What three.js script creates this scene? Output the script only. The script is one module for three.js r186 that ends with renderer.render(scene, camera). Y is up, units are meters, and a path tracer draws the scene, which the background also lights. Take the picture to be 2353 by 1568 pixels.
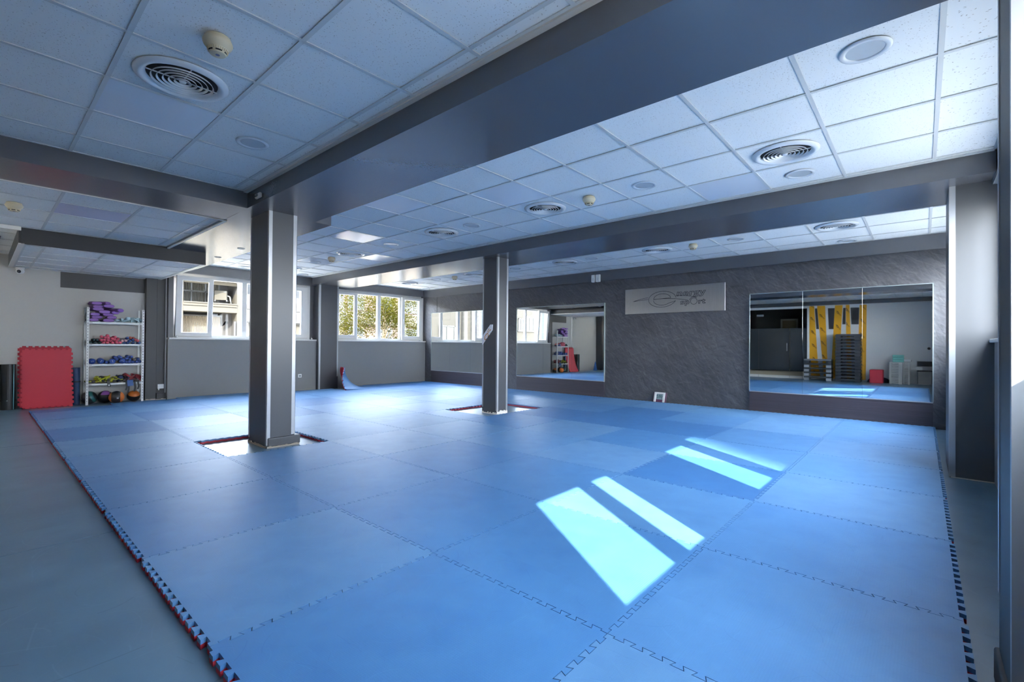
import * as THREE from 'three';
import { RoundedBoxGeometry } from 'three/addons/geometries/RoundedBoxGeometry.js';
import { mergeGeometries } from 'three/addons/utils/BufferGeometryUtils.js';

// ---------------------------------------------------------------- camera, sky, sun, exposure
const scene = new THREE.Scene();
const camera = new THREE.PerspectiveCamera(72.08, 2353 / 1568, 0.05, 400);
{
  const yaw = 0.8519, pit = 0.0083, roll = 0.0080;
  const fw0 = new THREE.Vector3(Math.cos(yaw), 0, Math.sin(yaw)), rt0 = new THREE.Vector3(-Math.sin(yaw), 0, Math.cos(yaw)), Y = new THREE.Vector3(0, 1, 0);
  const F = fw0.clone().multiplyScalar(Math.cos(pit)).addScaledVector(Y, Math.sin(pit));
  const U0 = fw0.clone().multiplyScalar(-Math.sin(pit)).addScaledVector(Y, Math.cos(pit));
  const R = rt0.clone().multiplyScalar(Math.cos(roll)).addScaledVector(U0, Math.sin(roll));
  const U = rt0.clone().multiplyScalar(-Math.sin(roll)).addScaledVector(U0, Math.cos(roll));
  camera.quaternion.setFromRotationMatrix(new THREE.Matrix4().makeBasis(R, U, F.clone().negate()));
  camera.position.set(-1.8757, 1.0996, -0.5493);
  scene.add(camera);
}
const renderer = new THREE.WebGLRenderer({ antialias: true });
renderer.toneMapping = THREE.LinearToneMapping;
renderer.toneMappingExposure = 15.6;
renderer.shadowMap.enabled = true;

const SUN_DIR = new THREE.Vector3(1.15, -1, 0.80).normalize();      // direction in which the sunlight travels
{
  const w = 256, h = 128, data = new Float32Array(w * h * 4);       // clear sky, brighter and whiter towards the horizon and round the sun
  const toSun = SUN_DIR.clone().negate();
  for (let j = 0; j < h; j++) for (let i = 0; i < w; i++) {
    const el = ((j + 0.5) / h - 0.5) * Math.PI, az = ((i + 0.5) / w - 0.5) * 2 * Math.PI;
    const d = new THREE.Vector3(Math.cos(el) * Math.cos(az), Math.sin(el), Math.cos(el) * Math.sin(az));
    const up = Math.max(0, d.y), t = Math.pow(1 - up, 2.2), g = Math.pow(Math.max(0, d.dot(toSun)), 5);
    const k = (j * w + i) * 4;
    data[k] = 0.52 + 0.46 * t + 0.9 * g; data[k + 1] = 0.70 + 0.32 * t + 0.9 * g; data[k + 2] = 1.02 + 0.08 * t + 0.85 * g; data[k + 3] = 1;
  }
  const sky = new THREE.DataTexture(data, w, h, THREE.RGBAFormat, THREE.FloatType);
  sky.mapping = THREE.EquirectangularReflectionMapping; sky.magFilter = THREE.LinearFilter; sky.minFilter = THREE.LinearFilter; sky.needsUpdate = true;
  scene.background = sky; scene.environment = sky;
  scene.backgroundIntensity = 2.2; scene.environmentIntensity = 2.2;
}
const sun = new THREE.DirectionalLight(new THREE.Color(1.0, 0.92, 0.78), 2.1);
sun.position.copy(SUN_DIR).multiplyScalar(-60); sun.target.position.set(0, 0, 0);
sun.castShadow = true; sun.shadow.mapSize.set(4096, 4096);
Object.assign(sun.shadow.camera, { left: -40, right: 40, top: 40, bottom: -40, near: 1, far: 160 });
scene.add(sun, sun.target);

// ---------------------------------------------------------------- helpers
let seed = 12345;
const rnd = () => { seed = (seed + 0x6D2B79F5) | 0; let t = Math.imul(seed ^ (seed >>> 15), 1 | seed); t = (t + Math.imul(t ^ (t >>> 7), 61 | t)) ^ t; return ((t ^ (t >>> 14)) >>> 0) / 4294967296; };
const rr = (a, b) => a + (b - a) * rnd();
const used = {};
const numbered = (n) => { const b = n.replace(/_\d{3}$/, ''); const k = used[b] = (used[b] ?? -1) + 1; return k ? `${b}_${String(k).padStart(3, '0')}` : b; };
const lin = (r, g, b) => new THREE.Color().setRGB(r, g, b);
const M = (color, rough = 0.6, extra = {}) => new THREE.MeshStandardMaterial({ color, roughness: rough, metalness: 0, ...extra });
function boxUV(g) {                                                  // uv in metres from the dominant normal
  const p = g.attributes.position, n = g.attributes.normal, uv = new Float32Array(p.count * 2);
  for (let i = 0; i < p.count; i++) {
    const ax = Math.abs(n.getX(i)), ay = Math.abs(n.getY(i)), az = Math.abs(n.getZ(i));
    let u, v;
    if (ay >= ax && ay >= az) { u = p.getX(i); v = p.getZ(i); } else if (ax >= az) { u = p.getZ(i); v = p.getY(i); } else { u = p.getX(i); v = p.getY(i); }
    uv[2 * i] = u; uv[2 * i + 1] = v;
  }
  g.setAttribute('uv', new THREE.BufferAttribute(uv, 2)); return g;
}
const bx = (x0, x1, y0, y1, z0, z1) => boxUV(new THREE.BoxGeometry(x1 - x0, y1 - y0, z1 - z0).translate((x0 + x1) / 2, (y0 + y1) / 2, (z0 + z1) / 2));
const rb = (x0, x1, y0, y1, z0, z1, r = 0.004) => boxUV(new RoundedBoxGeometry(x1 - x0, y1 - y0, z1 - z0, 2, r).translate((x0 + x1) / 2, (y0 + y1) / 2, (z0 + z1) / 2));
const ni = (g) => { const h = g.index ? g.toNonIndexed() : g; for (const k of Object.keys(h.attributes)) if (!['position', 'normal', 'uv'].includes(k)) h.deleteAttribute(k); return h; };
const merge = (a) => a.length === 1 ? a[0] : mergeGeometries(a.map(ni));
function part(name, geos, mat, parent) {
  const m = new THREE.Mesh(Array.isArray(geos) ? merge(geos) : geos, mat);
  m.name = parent ? name : numbered(name); m.castShadow = m.receiveShadow = true;
  (parent ?? scene).add(m); return m;
}
function base(name, x = 0, y = 0, z = 0, turn = 0) { const g = new THREE.Group(); g.name = numbered(name); g.position.set(x, y, z); g.rotation.y = turn; scene.add(g); return g; }
function tag(o, label, category, group) { o.userData.label = label; o.userData.category = category; if (group) o.userData.group = group; return o; }
function struct(o, label) { o.userData.kind = 'structure'; if (label) o.userData.label = label; return o; }
function copy(src, x, y, z, label, group) { const c = src.clone(); c.name = numbered(src.name); scene.add(c); c.position.set(x, y, z); c.userData = { ...src.userData }; if (label) c.userData.label = label; if (group) c.userData.group = group; return c; }
const cyl = (r0, r1, h, n = 24) => new THREE.CylinderGeometry(r0, r1, h, n);
const lathe = (pts, n = 32) => new THREE.LatheGeometry(pts.map((p) => new THREE.Vector2(p[0], p[1])), n);
function poly(pts, depth, bevel = 0) {                               // outline in x/y, extruded along +z
  const s = new THREE.Shape(pts.map((p) => new THREE.Vector2(p[0], p[1])));
  return new THREE.ExtrudeGeometry(s, { depth, bevelEnabled: bevel > 0, bevelSize: bevel, bevelThickness: bevel, bevelSegments: 2 });
}
function tube(pts, r, seg = 40, rad = 8, closed = false) { return new THREE.TubeGeometry(new THREE.CatmullRomCurve3(pts.map((p) => new THREE.Vector3(...p)), closed), seg, r, rad, closed); }
function canvasTex(w, h, draw, srgb = true) {
  const c = document.createElement('canvas'); c.width = w; c.height = h; draw(c.getContext('2d'), w, h);
  const t = new THREE.CanvasTexture(c); t.wrapS = t.wrapT = THREE.RepeatWrapping; if (srgb) t.colorSpace = THREE.SRGBColorSpace; return t;
}
const rep = (t, sx, sy, ox = 0, oy = 0) => { const c = t.clone(); c.repeat.set(sx, sy); c.offset.set(ox, oy); c.needsUpdate = true; return c; };

const CEIL = 2.653, BEAM = 2.487, MAT = 0.035, ZM = 8.05, ZB = -2.4;  // heights and the mirror and back wall planes

// ---------------------------------------------------------------- materials
const plasterMap = canvasTex(2048, 1024, (g, w, h) => {
  g.fillStyle = 'rgb(92,92,96)'; g.fillRect(0, 0, w, h);
  g.lineCap = 'round';
  for (let i = 0; i < 260; i++) { const x = rnd() * w, y = rnd() * h, r = rr(40, 190), v = rnd() < 0.5 ? 50 : 140, gr = g.createRadialGradient(x, y, 0, x, y, r); gr.addColorStop(0, `rgba(${v},${v},${v},${rr(0.05, 0.16)})`); gr.addColorStop(1, `rgba(${v},${v},${v},0)`); g.fillStyle = gr; g.fillRect(x - r, y - r, 2 * r, 2 * r); }
  for (let i = 0; i < 15000; i++) {
    const x = rnd() * w, y = rnd() * h, a = -0.85 + rr(-0.5, 0.5) + (rnd() < 0.2 ? 0.9 : 0), L = rr(14, 95), v = rnd() < 0.55 ? rr(44, 84) : rr(98, 165), b = rr(-0.5, 0.5) * L;
    g.strokeStyle = `rgba(${v},${v * 0.985},${v * 0.98},${rr(0.05, 0.2)})`; g.lineWidth = rr(0.8, 10);
    for (const dx of [0, -w, w]) { if (x + dx < -140 || x + dx > w + 140) continue; g.beginPath(); g.moveTo(x + dx, y); g.quadraticCurveTo(x + dx + Math.cos(a) * L / 2 - Math.sin(a) * b * 0.3, y + Math.sin(a) * L / 2 + Math.cos(a) * b * 0.3, x + dx + Math.cos(a) * L, y + Math.sin(a) * L); g.stroke(); }
  }
  for (let i = 0; i < 2600; i++) {
    const x = rnd() * w, y = rnd() * h, a = -0.85 + rr(-0.25, 0.25), L = rr(15, 60), v = rr(125, 185);
    g.strokeStyle = `rgba(${v},${v},${v},${rr(0.06, 0.2)})`; g.lineWidth = rr(0.6, 2); g.beginPath(); g.moveTo(x, y); g.lineTo(x + Math.cos(a) * L, y + Math.sin(a) * L); g.stroke();
  }
});
const tileMap = canvasTex(512, 512, (g, w, h) => {
  g.fillStyle = 'rgb(250,250,249)'; g.fillRect(0, 0, w, h);
  for (let i = 0; i < 900; i++) {
    const x = rnd() * w, y = rnd() * h, a = rnd() * 3.14, L = rr(0.8, 5.5), v = rr(120, 190);
    g.strokeStyle = `rgba(${v},${v - 12},${v - 26},${rr(0.5, 0.95)})`; g.lineWidth = rr(0.9, 2.1); g.beginPath(); g.moveTo(x, y); g.lineTo(x + Math.cos(a) * L, y + Math.sin(a) * L); g.stroke();
  }
});
const scuff = (base, n, light, dark) => canvasTex(1024, 1024, (g, w, h) => {
  g.fillStyle = base; g.fillRect(0, 0, w, h);
  for (let i = 0; i < 260; i++) {                                    // worn blotches
    const x = rnd() * w, y = rnd() * h, r = rr(20, 130), a = rr(0.02, 0.08);
    const gr = g.createRadialGradient(x, y, 0, x, y, r); const c = rnd() < 0.6 ? light : dark;
    gr.addColorStop(0, `rgba(${c},${a * 2})`); gr.addColorStop(1, `rgba(${c},0)`); g.fillStyle = gr; g.fillRect(x - r, y - r, 2 * r, 2 * r);
  }
  for (let i = 0; i < n; i++) {
    const x = rnd() * w, y = rnd() * h, a = rnd() * 6.28, L = rr(10, 160), b = rr(-0.3, 0.3) * L;
    g.strokeStyle = `rgba(${rnd() < 0.8 ? light : dark},${rr(0.08, 0.34)})`; g.lineWidth = rr(0.7, 3.2); g.beginPath(); g.moveTo(x, y);
    g.quadraticCurveTo(x + Math.cos(a) * L / 2 - Math.sin(a) * b, y + Math.sin(a) * L / 2 + Math.cos(a) * b, x + Math.cos(a) * L, y + Math.sin(a) * L); g.stroke();
  }
});
const matMap = scuff('rgb(226,232,240)', 230, '255,255,255', '170,190,215');
const floorMap = scuff('rgb(205,210,212)', 240, '255,255,255', '120,125,130');
const ribBump = canvasTex(32, 32, (g) => { for (let i = 0; i < 32; i++) { const v = Math.round(127 + 120 * Math.sin(i / 32 * Math.PI * 2)); g.fillStyle = `rgb(${v},${v},${v})`; g.fillRect(i, 0, 1, 32); } g.fillStyle = 'rgba(60,60,60,.35)'; g.fillRect(0, 0, 32, 6); }, false);
const woodMap = canvasTex(1024, 256, (g, w, h) => {
  g.fillStyle = 'rgb(66,58,64)'; g.fillRect(0, 0, w, h);
  for (let i = 0; i < 700; i++) { const y = rnd() * h, x = rnd() * w, L = rr(80, 700), v = rr(30, 105); g.strokeStyle = `rgba(${v + 6},${v - 2},${v + 2},${rr(0.08, 0.3)})`; g.lineWidth = rr(0.5, 2.6); g.beginPath(); g.moveTo(x, y); g.lineTo(x + L, y + rr(-2, 2)); g.stroke(); if (x + L > w) { g.beginPath(); g.moveTo(x - w, y); g.lineTo(x + L - w, y); g.stroke(); } }
});
const paintNoise = canvasTex(256, 256, (g, w, h) => { g.fillStyle = 'rgb(128,128,128)'; g.fillRect(0, 0, w, h); for (let i = 0; i < 6000; i++) { const v = rr(100, 156); g.fillStyle = `rgba(${v},${v},${v},.5)`; g.fillRect(rnd() * w, rnd() * h, rr(1, 4), rr(1, 4)); } }, false);
const bumpOf = (s) => rep(paintNoise, s, s);
const wallGrey = M(lin(0.235, 0.232, 0.228), 0.55, { bumpMap: bumpOf(2.5), bumpScale: 0.0007 });
const wallWarm = M(lin(0.44, 0.425, 0.40), 0.6, { bumpMap: bumpOf(2.5), bumpScale: 0.0007 });
const wallWhite = M(lin(0.72, 0.70, 0.67), 0.6, { bumpMap: bumpOf(2.5), bumpScale: 0.0006 });
const beamPaint = new THREE.MeshPhysicalMaterial({ color: lin(0.082, 0.083, 0.091), roughness: 0.25, ior: 1.85, bumpMap: bumpOf(1.4), bumpScale: 0.0009 });
const boxPaint = M(lin(0.027, 0.026, 0.026), 0.5);
const columnPaint = M(lin(0.068, 0.069, 0.075), 0.38, { bumpMap: bumpOf(2), bumpScale: 0.0006 });
const darkPaint = M(lin(0.046, 0.045, 0.046), 0.5, { bumpMap: bumpOf(2), bumpScale: 0.0006 });
const plaster = M(lin(0.66, 0.65, 0.67), 0.36, { map: rep(plasterMap, 1 / 5.5, 1 / 2.75), bumpMap: rep(plasterMap, 1 / 5.5, 1 / 2.75), bumpScale: 0.007 });
const tileMats = [0, 1, 2].map((i) => M(lin(0.85 + 0.015 * i, 0.845 + 0.015 * i, 0.83 + 0.015 * i), 0.75, { map: rep(tileMap, 1, 1, i * 0.37, i * 0.61) }));
const tileSmooth = M(lin(0.80, 0.82, 0.86), 0.22);
const tilePurple = M(lin(0.62, 0.60, 0.72), 0.5);
const tee = M(lin(0.62, 0.62, 0.60), 0.4);
const trimCream = M(lin(0.66, 0.60, 0.54), 0.45);
const alu = M(lin(0.42, 0.425, 0.44), 0.36, { metalness: 0.4 });
const pvc = M(lin(0.70, 0.67, 0.63), 0.35);
const glass = new THREE.MeshPhysicalMaterial({ color: lin(0.97, 0.985, 0.98), roughness: 0, transmission: 1, thickness: 0, ior: 1.45, specularIntensity: 0.2 });
const blind = new THREE.MeshPhysicalMaterial({ color: lin(0.85, 0.83, 0.79), roughness: 1, transmission: 0.45, thickness: 0, side: THREE.DoubleSide });
const mirrorMat = M(lin(0.86, 0.89, 0.89), 0.015, { metalness: 1 });
const mirrorEdge = M(lin(0.70, 0.78, 0.76), 0.12, { metalness: 0.7 });
const wood = M(lin(0.9, 0.9, 0.9), 0.4, { map: rep(woodMap, 1 / 2.2, 1 / 0.45) });
const blackPlastic = M(lin(0.018, 0.018, 0.02), 0.45);
const whitePlastic = M(lin(0.72, 0.71, 0.68), 0.4);
const rubber = M(lin(0.195, 0.315, 0.42), 0.30, { map: rep(floorMap, 0.5, 0.5) });
const red = M(lin(0.52, 0.028, 0.05), 0.6);

// ---------------------------------------------------------------- the room shell
{ // floor of rubber strips that run across the room
  const f = struct(base('floor'), 'dark slate rubber flooring laid in strips under the blue mats');
  part('subfloor', bx(-2.6, 9.5, -0.3, -0.012, ZB - 0.2, ZM + 0.3), M(lin(0.05, 0.05, 0.05), 0.8), f);
  const cuts = [-2.6, -1.35, -0.15, 1.655, 3.45, 5.25, 7.3, 9.5];
  for (let i = 0; i + 1 < cuts.length; i++) part('rubber_strip', bx(cuts[i] + (i ? 0.0015 : 0), cuts[i + 1] - 0.0015, -0.012, i % 2 ? 0 : -0.0008, ZB - 0.1, ZM + 0.05), rubber, f);
}
{ // mirror wall
  const w = struct(base('wall_mirrors'), 'dark marbled plaster wall that carries the mirrors');
  part('plaster', bx(-2.5, 9.4, 0, 2.9, ZM, ZM + 0.2), plaster, w);
  part('ceiling_band', bx(-2.32, 9.2, 2.445, 2.7, 7.97, ZM), beamPaint, w);
  part('groove', bx(8.47, 8.50, 2.0, 2.445, ZM - 0.004, ZM + 0.001), blackPlastic, w);
}
{ // window wall: parapet, sill, head, pilaster between the two windows
  const w = struct(base('wall_windows'), 'mid grey painted parapet wall under the two windows');
  part('parapet', bx(9.0, 9.4, -0.02, 1.155, 1.87, ZM), wallGrey, w);
  part('sill_board', [rb(8.97, 9.2, 1.155, 1.188, 1.88, 4.79, 0.006), rb(8.97, 9.2, 1.155, 1.188, 5.27, ZM, 0.006)], pvc, w);
  part('window_head', bx(9.0, 9.4, 2.465, 2.9, 1.87, ZM), beamPaint, w);
  part('reveal', [bx(9.0, 9.4, 1.188, 2.465, 1.87, 1.95), bx(9.12, 9.4, 1.188, 2.465, 4.68, 4.80), bx(9.12, 9.4, 1.188, 2.465, 5.26, 5.285)], columnPaint, w);
  const c = struct(base('column'), 'dark grey pilaster between the two windows');
  part('shaft', bx(8.86, 9.3, 0, BEAM + 0.01, 4.79, 5.27), columnPaint, c);
  part('corner_strip', [bx(8.857, 8.895, 0, BEAM, 4.787, 4.79), bx(8.857, 8.86, 0, BEAM, 4.787, 4.825)], alu, c);
  part('corner_strip', [bx(8.857, 8.895, 0.3, BEAM, 5.27, 5.273), bx(8.857, 8.86, 0.3, BEAM, 5.24, 5.273)], alu, c);
}
{ // wall behind the shelf, with a dark painted band and a pilaster at its end
  const w = struct(base('wall_shelf'), 'warm grey wall behind the metal shelf');
  part('painted_wall', bx(9.3, 9.5, 0, 2.9, ZB, 1.87), wallWarm, w);
  part('dark_band', bx(9.29, 9.3, 2.03, 2.30, 0.395, 1.56), darkPaint, w);
  const p = struct(base('column'), 'dark grey pilaster beside the metal shelf');
  part('shaft', [bx(9.15, 9.3, 0, 2.5, 1.56, 1.722), bx(9.147, 9.4, 0, 2.5, 1.724, 1.88)], darkPaint, p);
  part('corner_strip', bx(9.12, 9.147, 0.12, 2.5, 1.853, 1.886), alu, p);
  part('plinth', rb(9.10, 9.2, 0.012, 0.125, 1.72, 1.915, 0.012), darkPaint, p);
  const ch = [];
  for (let i = 0; i < 9; i++) { const z = 1.565 + i * 0.038; ch.push(bx(9.142 - (z > 1.71 ? 0.045 : 0), 9.15, 0, rr(0.008, 0.02), z, z + 0.039)); }
  part('chipped_plaster', ch, M(lin(0.62, 0.55, 0.46), 0.9), p);
  const q = struct(base('column'), 'dark pilaster in the corner by the blue cone');
  part('shaft', bx(9.0, 9.3, 0, 2.5, ZB, -2.0), darkPaint, q);
}
{ // back wall behind the camera, seen in the right mirror: white wall, glass partition, grey wall
  const w = struct(base('wall_back'), 'white wall opposite the mirrors');
  part('white_wall', bx(-2.5, 1.08, 0, 2.9, ZB - 0.15, ZB), wallWhite, w);
  part('grey_wall', [bx(3.35, 4.0, 0, 2.9, ZB - 0.15, ZB), bx(8.7, 9.5, 0, 2.9, ZB - 0.15, ZB), bx(4.0, 8.7, 0, 1.15, ZB - 0.15, ZB), bx(4.0, 8.7, 2.45, 2.9, ZB - 0.15, ZB)], wallGrey, w);
  part('top_band', bx(-2.4, 9.3, 2.53, 2.7, ZB, ZB + 0.12), beamPaint, w);
  const r = struct(base('wall_dark_room'), 'dark room behind the glass partition');
  part('dark_wall', [bx(0.9, 3.6, 0, 2.9, ZB - 3.2, ZB - 3.1), bx(0.88, 0.98, 0, 2.9, ZB - 3.2, ZB - 0.15), bx(3.5, 3.6, 0, 2.9, ZB - 3.2, ZB - 0.15)], darkPaint, r);
  part('dark_ceiling', bx(0.88, 3.6, 2.9, 3.0, ZB - 3.2, ZB), darkPaint, r);
  part('dark_floor', bx(0.9, 3.6, -0.2, 0, ZB - 3.2, ZB - 0.1), M(lin(0.05, 0.055, 0.06), 0.4), r);
  part('bench', rb(1.1, 3.3, 0, 0.24, ZB - 0.6, ZB - 0.25, 0.01), M(lin(0.42, 0.36, 0.26), 0.6), r);
  part('lit_doorway', bx(2.0, 2.5, 0, 2.2, ZB - 3.1, ZB - 3.08), M(lin(0.42, 0.33, 0.20), 0.7), r);
  part('door_casing', [bx(1.94, 2.0, 0, 2.26, ZB - 3.1, ZB - 3.05), bx(2.5, 2.56, 0, 2.26, ZB - 3.1, ZB - 3.05), bx(2.0, 2.5, 2.2, 2.26, ZB - 3.1, ZB - 3.05)], pvc, r);
  const d = struct(base('door_1'), 'glass partition with dark frosted film and a door');
  const film = M(lin(0.035, 0.042, 0.048), 0.22);
  part('frame', [bx(1.08, 3.35, 2.455, 2.53, ZB - 0.06, ZB + 0.02), bx(1.07, 1.13, 0, 2.53, ZB - 0.06, ZB + 0.02), bx(3.30, 3.37, 0, 2.53, ZB - 0.06, ZB + 0.02)], M(lin(0.75, 0.75, 0.73), 0.35), d);
  for (const [a, b] of [[1.13, 1.66], [1.67, 2.66], [2.67, 3.30]]) {
    part('pane', bx(a, b, 0.24, 2.455, ZB - 0.03, ZB - 0.022), glass, d);
    part('frosted_film', bx(a, b, 0.26, 1.77, ZB - 0.021, ZB - 0.018), film, d);
    part('bottom_rail', bx(a, b, 0.0, 0.09, ZB - 0.04, ZB - 0.01), M(lin(0.7, 0.68, 0.62), 0.4), d);
  }
  part('handle', new THREE.CapsuleGeometry(0.012, 0.26, 4, 10).translate(1.74, 1.1, ZB + 0.03), alu, d);
  part('closer', rb(2.5, 2.72, 2.22, 2.28, ZB - 0.02, ZB + 0.03), alu, d);
}
{ // windows with lowered white blinds in the wall behind the camera
  const w = struct(base('window_6'), 'row of windows with lowered white blinds behind the camera');
  const fr = [bx(4.0, 8.7, 1.15, 1.21, ZB - 0.12, ZB - 0.05), bx(4.0, 8.7, 2.39, 2.45, ZB - 0.12, ZB - 0.05)];
  for (let i = 0; i <= 6; i++) { const x = 4.0 + i * 4.64 / 6; fr.push(bx(x, x + 0.06, 1.21, 2.39, ZB - 0.12, ZB - 0.05)); }
  part('frame', fr, pvc, w);
  for (let i = 0; i < 6; i++) { const x = 4.0 + i * 4.64 / 6; part('pane', bx(x + 0.05, x + 0.79, 1.2, 2.4, ZB - 0.09, ZB - 0.082), glass, w); part('blind', new THREE.PlaneGeometry(0.76, 1.24).translate(x + 0.415, 1.80, ZB - 0.03), blind, w); part('blind_bar', rb(x + 0.035, x + 0.795, 1.165, 1.19, ZB - 0.042, ZB - 0.02, 0.004), whitePlastic, w); }
}
{ // wall with the sunny windows, on the right
  const w = struct(base('wall_right'), 'grey wall with the sunlit windows');
  part('wall_body', [
    bx(-2.52, -2.32, -0.02, 1.15, ZB - 0.15, ZM), bx(-2.52, -2.31, 2.45, 2.9, ZB - 0.15, ZM),
    bx(-2.52, -2.34, 1.15, 2.45, ZB - 0.15, -0.02), bx(-2.52, -2.34, 1.15, 2.45, 1.42, 1.98), bx(-2.52, -2.34, 1.15, 2.45, 5.0, 5.7)], wallGrey, w);
  part('sill_board', [rb(-2.45, -2.29, 1.15, 1.178, 0, 1.40, 0.006), rb(-2.45, -2.29, 1.15, 1.178, 1.68, 4.94, 0.006), rb(-2.45, -2.29, 1.15, 1.178, 5.72, ZM, 0.006)], pvc, w);
  part('window_head', bx(-2.4, -2.31, BEAM + 0.01, 2.7, 1.3, ZM), wallGrey, w);
  const c = struct(base('column'), 'grey pillar beside the right mirror');
  part('shaft', bx(-2.42, -2.05, -0.02, 2.5, 4.94, 5.72), M(lin(0.08, 0.08, 0.083), 0.45, { bumpMap: bumpOf(2), bumpScale: 0.0006 }), c);
  part('corner_strip', [bx(-2.088, -2.05, 0.004, 2.495, 4.937, 4.94), bx(-2.05, -2.047, 0.004, 2.495, 4.937, 4.978)], alu, c);
  part('chipped_plaster', bx(-2.40, -2.06, 0, 0.007, 4.93, 4.94), M(lin(0.62, 0.55, 0.46), 0.9), c);
  const n = struct(base('column'), 'grey pillar nearest the camera, lit by the sun');
  part('shaft', bx(-2.42, -2.067, 0, 2.5, 1.37, 1.68), M(lin(0.055, 0.053, 0.05), 0.5, { bumpMap: bumpOf(2), bumpScale: 0.0006 }), n);
  part('corner_strip', [bx(-2.09, -2.067, 0.30, 2.495, 1.68, 1.683), bx(-2.067, -2.064, 0.30, 2.495, 1.655, 1.683)], alu, n);
  part('corner_strip', [bx(-2.09, -2.067, 0.13, 2.495, 1.367, 1.37), bx(-2.067, -2.064, 0.13, 2.495, 1.367, 1.392)], alu, n);
  part('plinth', rb(-2.3, -2.055, 0, 0.11, 1.36, 1.70, 0.01), darkPaint, n);
}

// ---------------------------------------------------------------- free columns
function column(x0, x1, z0, z1, label, stripLow) {
  const c = struct(base('column'), label);
  part('shaft', bx(x0, x1, 0, BEAM + 0.01, z0, z1), columnPaint, c);
  const L = 0.036, t = 0.003;
  part('corner_strip', [bx(x0 - t, x0, stripLow[0], BEAM, z0 - t, z0 + L), bx(x0 - t, x0 + L * 0.6, stripLow[0], BEAM, z0 - t, z0)], alu, c);
  part('corner_strip', [bx(x0 - t, x0, stripLow[1], BEAM, z1 - L, z1 + t), bx(x0 - t, x0 + L * 0.6, stripLow[1], BEAM, z1, z1 + t)], alu, c);
  part('corner_strip', [bx(x1 - L * 0.6, x1 + t, stripLow[2], BEAM, z0 - t, z0), bx(x1, x1 + t, stripLow[2], BEAM, z0, z0 + L)], alu, c);
  return c;
}
const chipMat = M(lin(0.72, 0.66, 0.58), 0.9);
{
  const c1 = column(3.26, 3.74, 1.45, 1.74, 'dark grey column nearest the camera, standing in the first mat gap', [0.03, 0.115, 0.06]);
  part('plinth', [rb(3.245, 3.7, 0.012, 0.105, 1.46, 1.80, 0.012)], columnPaint, c1);
  const ch = [];
  for (let i = 0; i < 16; i++) { const z = 1.45 + i * 0.021; ch.push(bx(3.238, 3.262, 0, 0.012 + rr(0, 0.012), z, z + 0.022)); }
  for (let i = 0; i < 16; i++) { const x = 3.26 + i * 0.03; ch.push(bx(x, x + 0.031, 0, 0.012 + rr(0, 0.016), 1.442, 1.455)); }
  part('chipped_plaster', ch, M(lin(0.36, 0.30, 0.24), 0.9), c1);
  const c2 = column(3.16, 3.48, 4.85, 5.10, 'dark grey column with the white hexagonal sign', [0.055, 0.03, 0.1]);
  const c = [];
  for (let i = 0; i < 14; i++) { const z = 4.85 + i * 0.018; c.push(bx(3.155, 3.16, 0, rr(0.04, 0.062), z, z + 0.018)); }
  for (let i = 0; i < 18; i++) { const x = 3.16 + i * 0.0178; c.push(bx(x, x + 0.018, 0, rr(0.012, 0.035), 4.845, 4.85)); }
  part('chipped_plaster', c, chipMat, c2);
}

// ---------------------------------------------------------------- beams
{
  const b = struct(base('ceiling_beam'), 'wide dark grey beam over the nearest column');
  part('beam_body', [bx(-2.45, 3.36, BEAM, 2.75, 1.275, 1.985), bx(3.36, 9.05, BEAM, 2.75, 1.275, 2.185)], beamPaint, b);
  part('edge_trim', bx(-2.4, 3.36, CEIL - 0.012, CEIL + 0.004, 1.238, 1.2745), trimCream, b);
  const c = struct(base('ceiling_beam'), 'dark grey cross beam that meets the wide beam');
  part('beam_body', bx(3.36, 4.08, BEAM, 2.75, ZB, 1.28), beamPaint, c);
  const d = struct(base('ceiling_beam'), 'long dark grey beam over the second column');
  part('beam_body', bx(-2.4, 9.05, BEAM, 2.75, 4.68, 5.6), beamPaint, d);
  part('edge_trim', [bx(-2.3, 9.0, CEIL - 0.004, CEIL + 0.004, 4.655, 4.68), bx(-2.3, 9.0, CEIL - 0.004, CEIL + 0.004, 5.6, 5.63)], tee, d);
}

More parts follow.
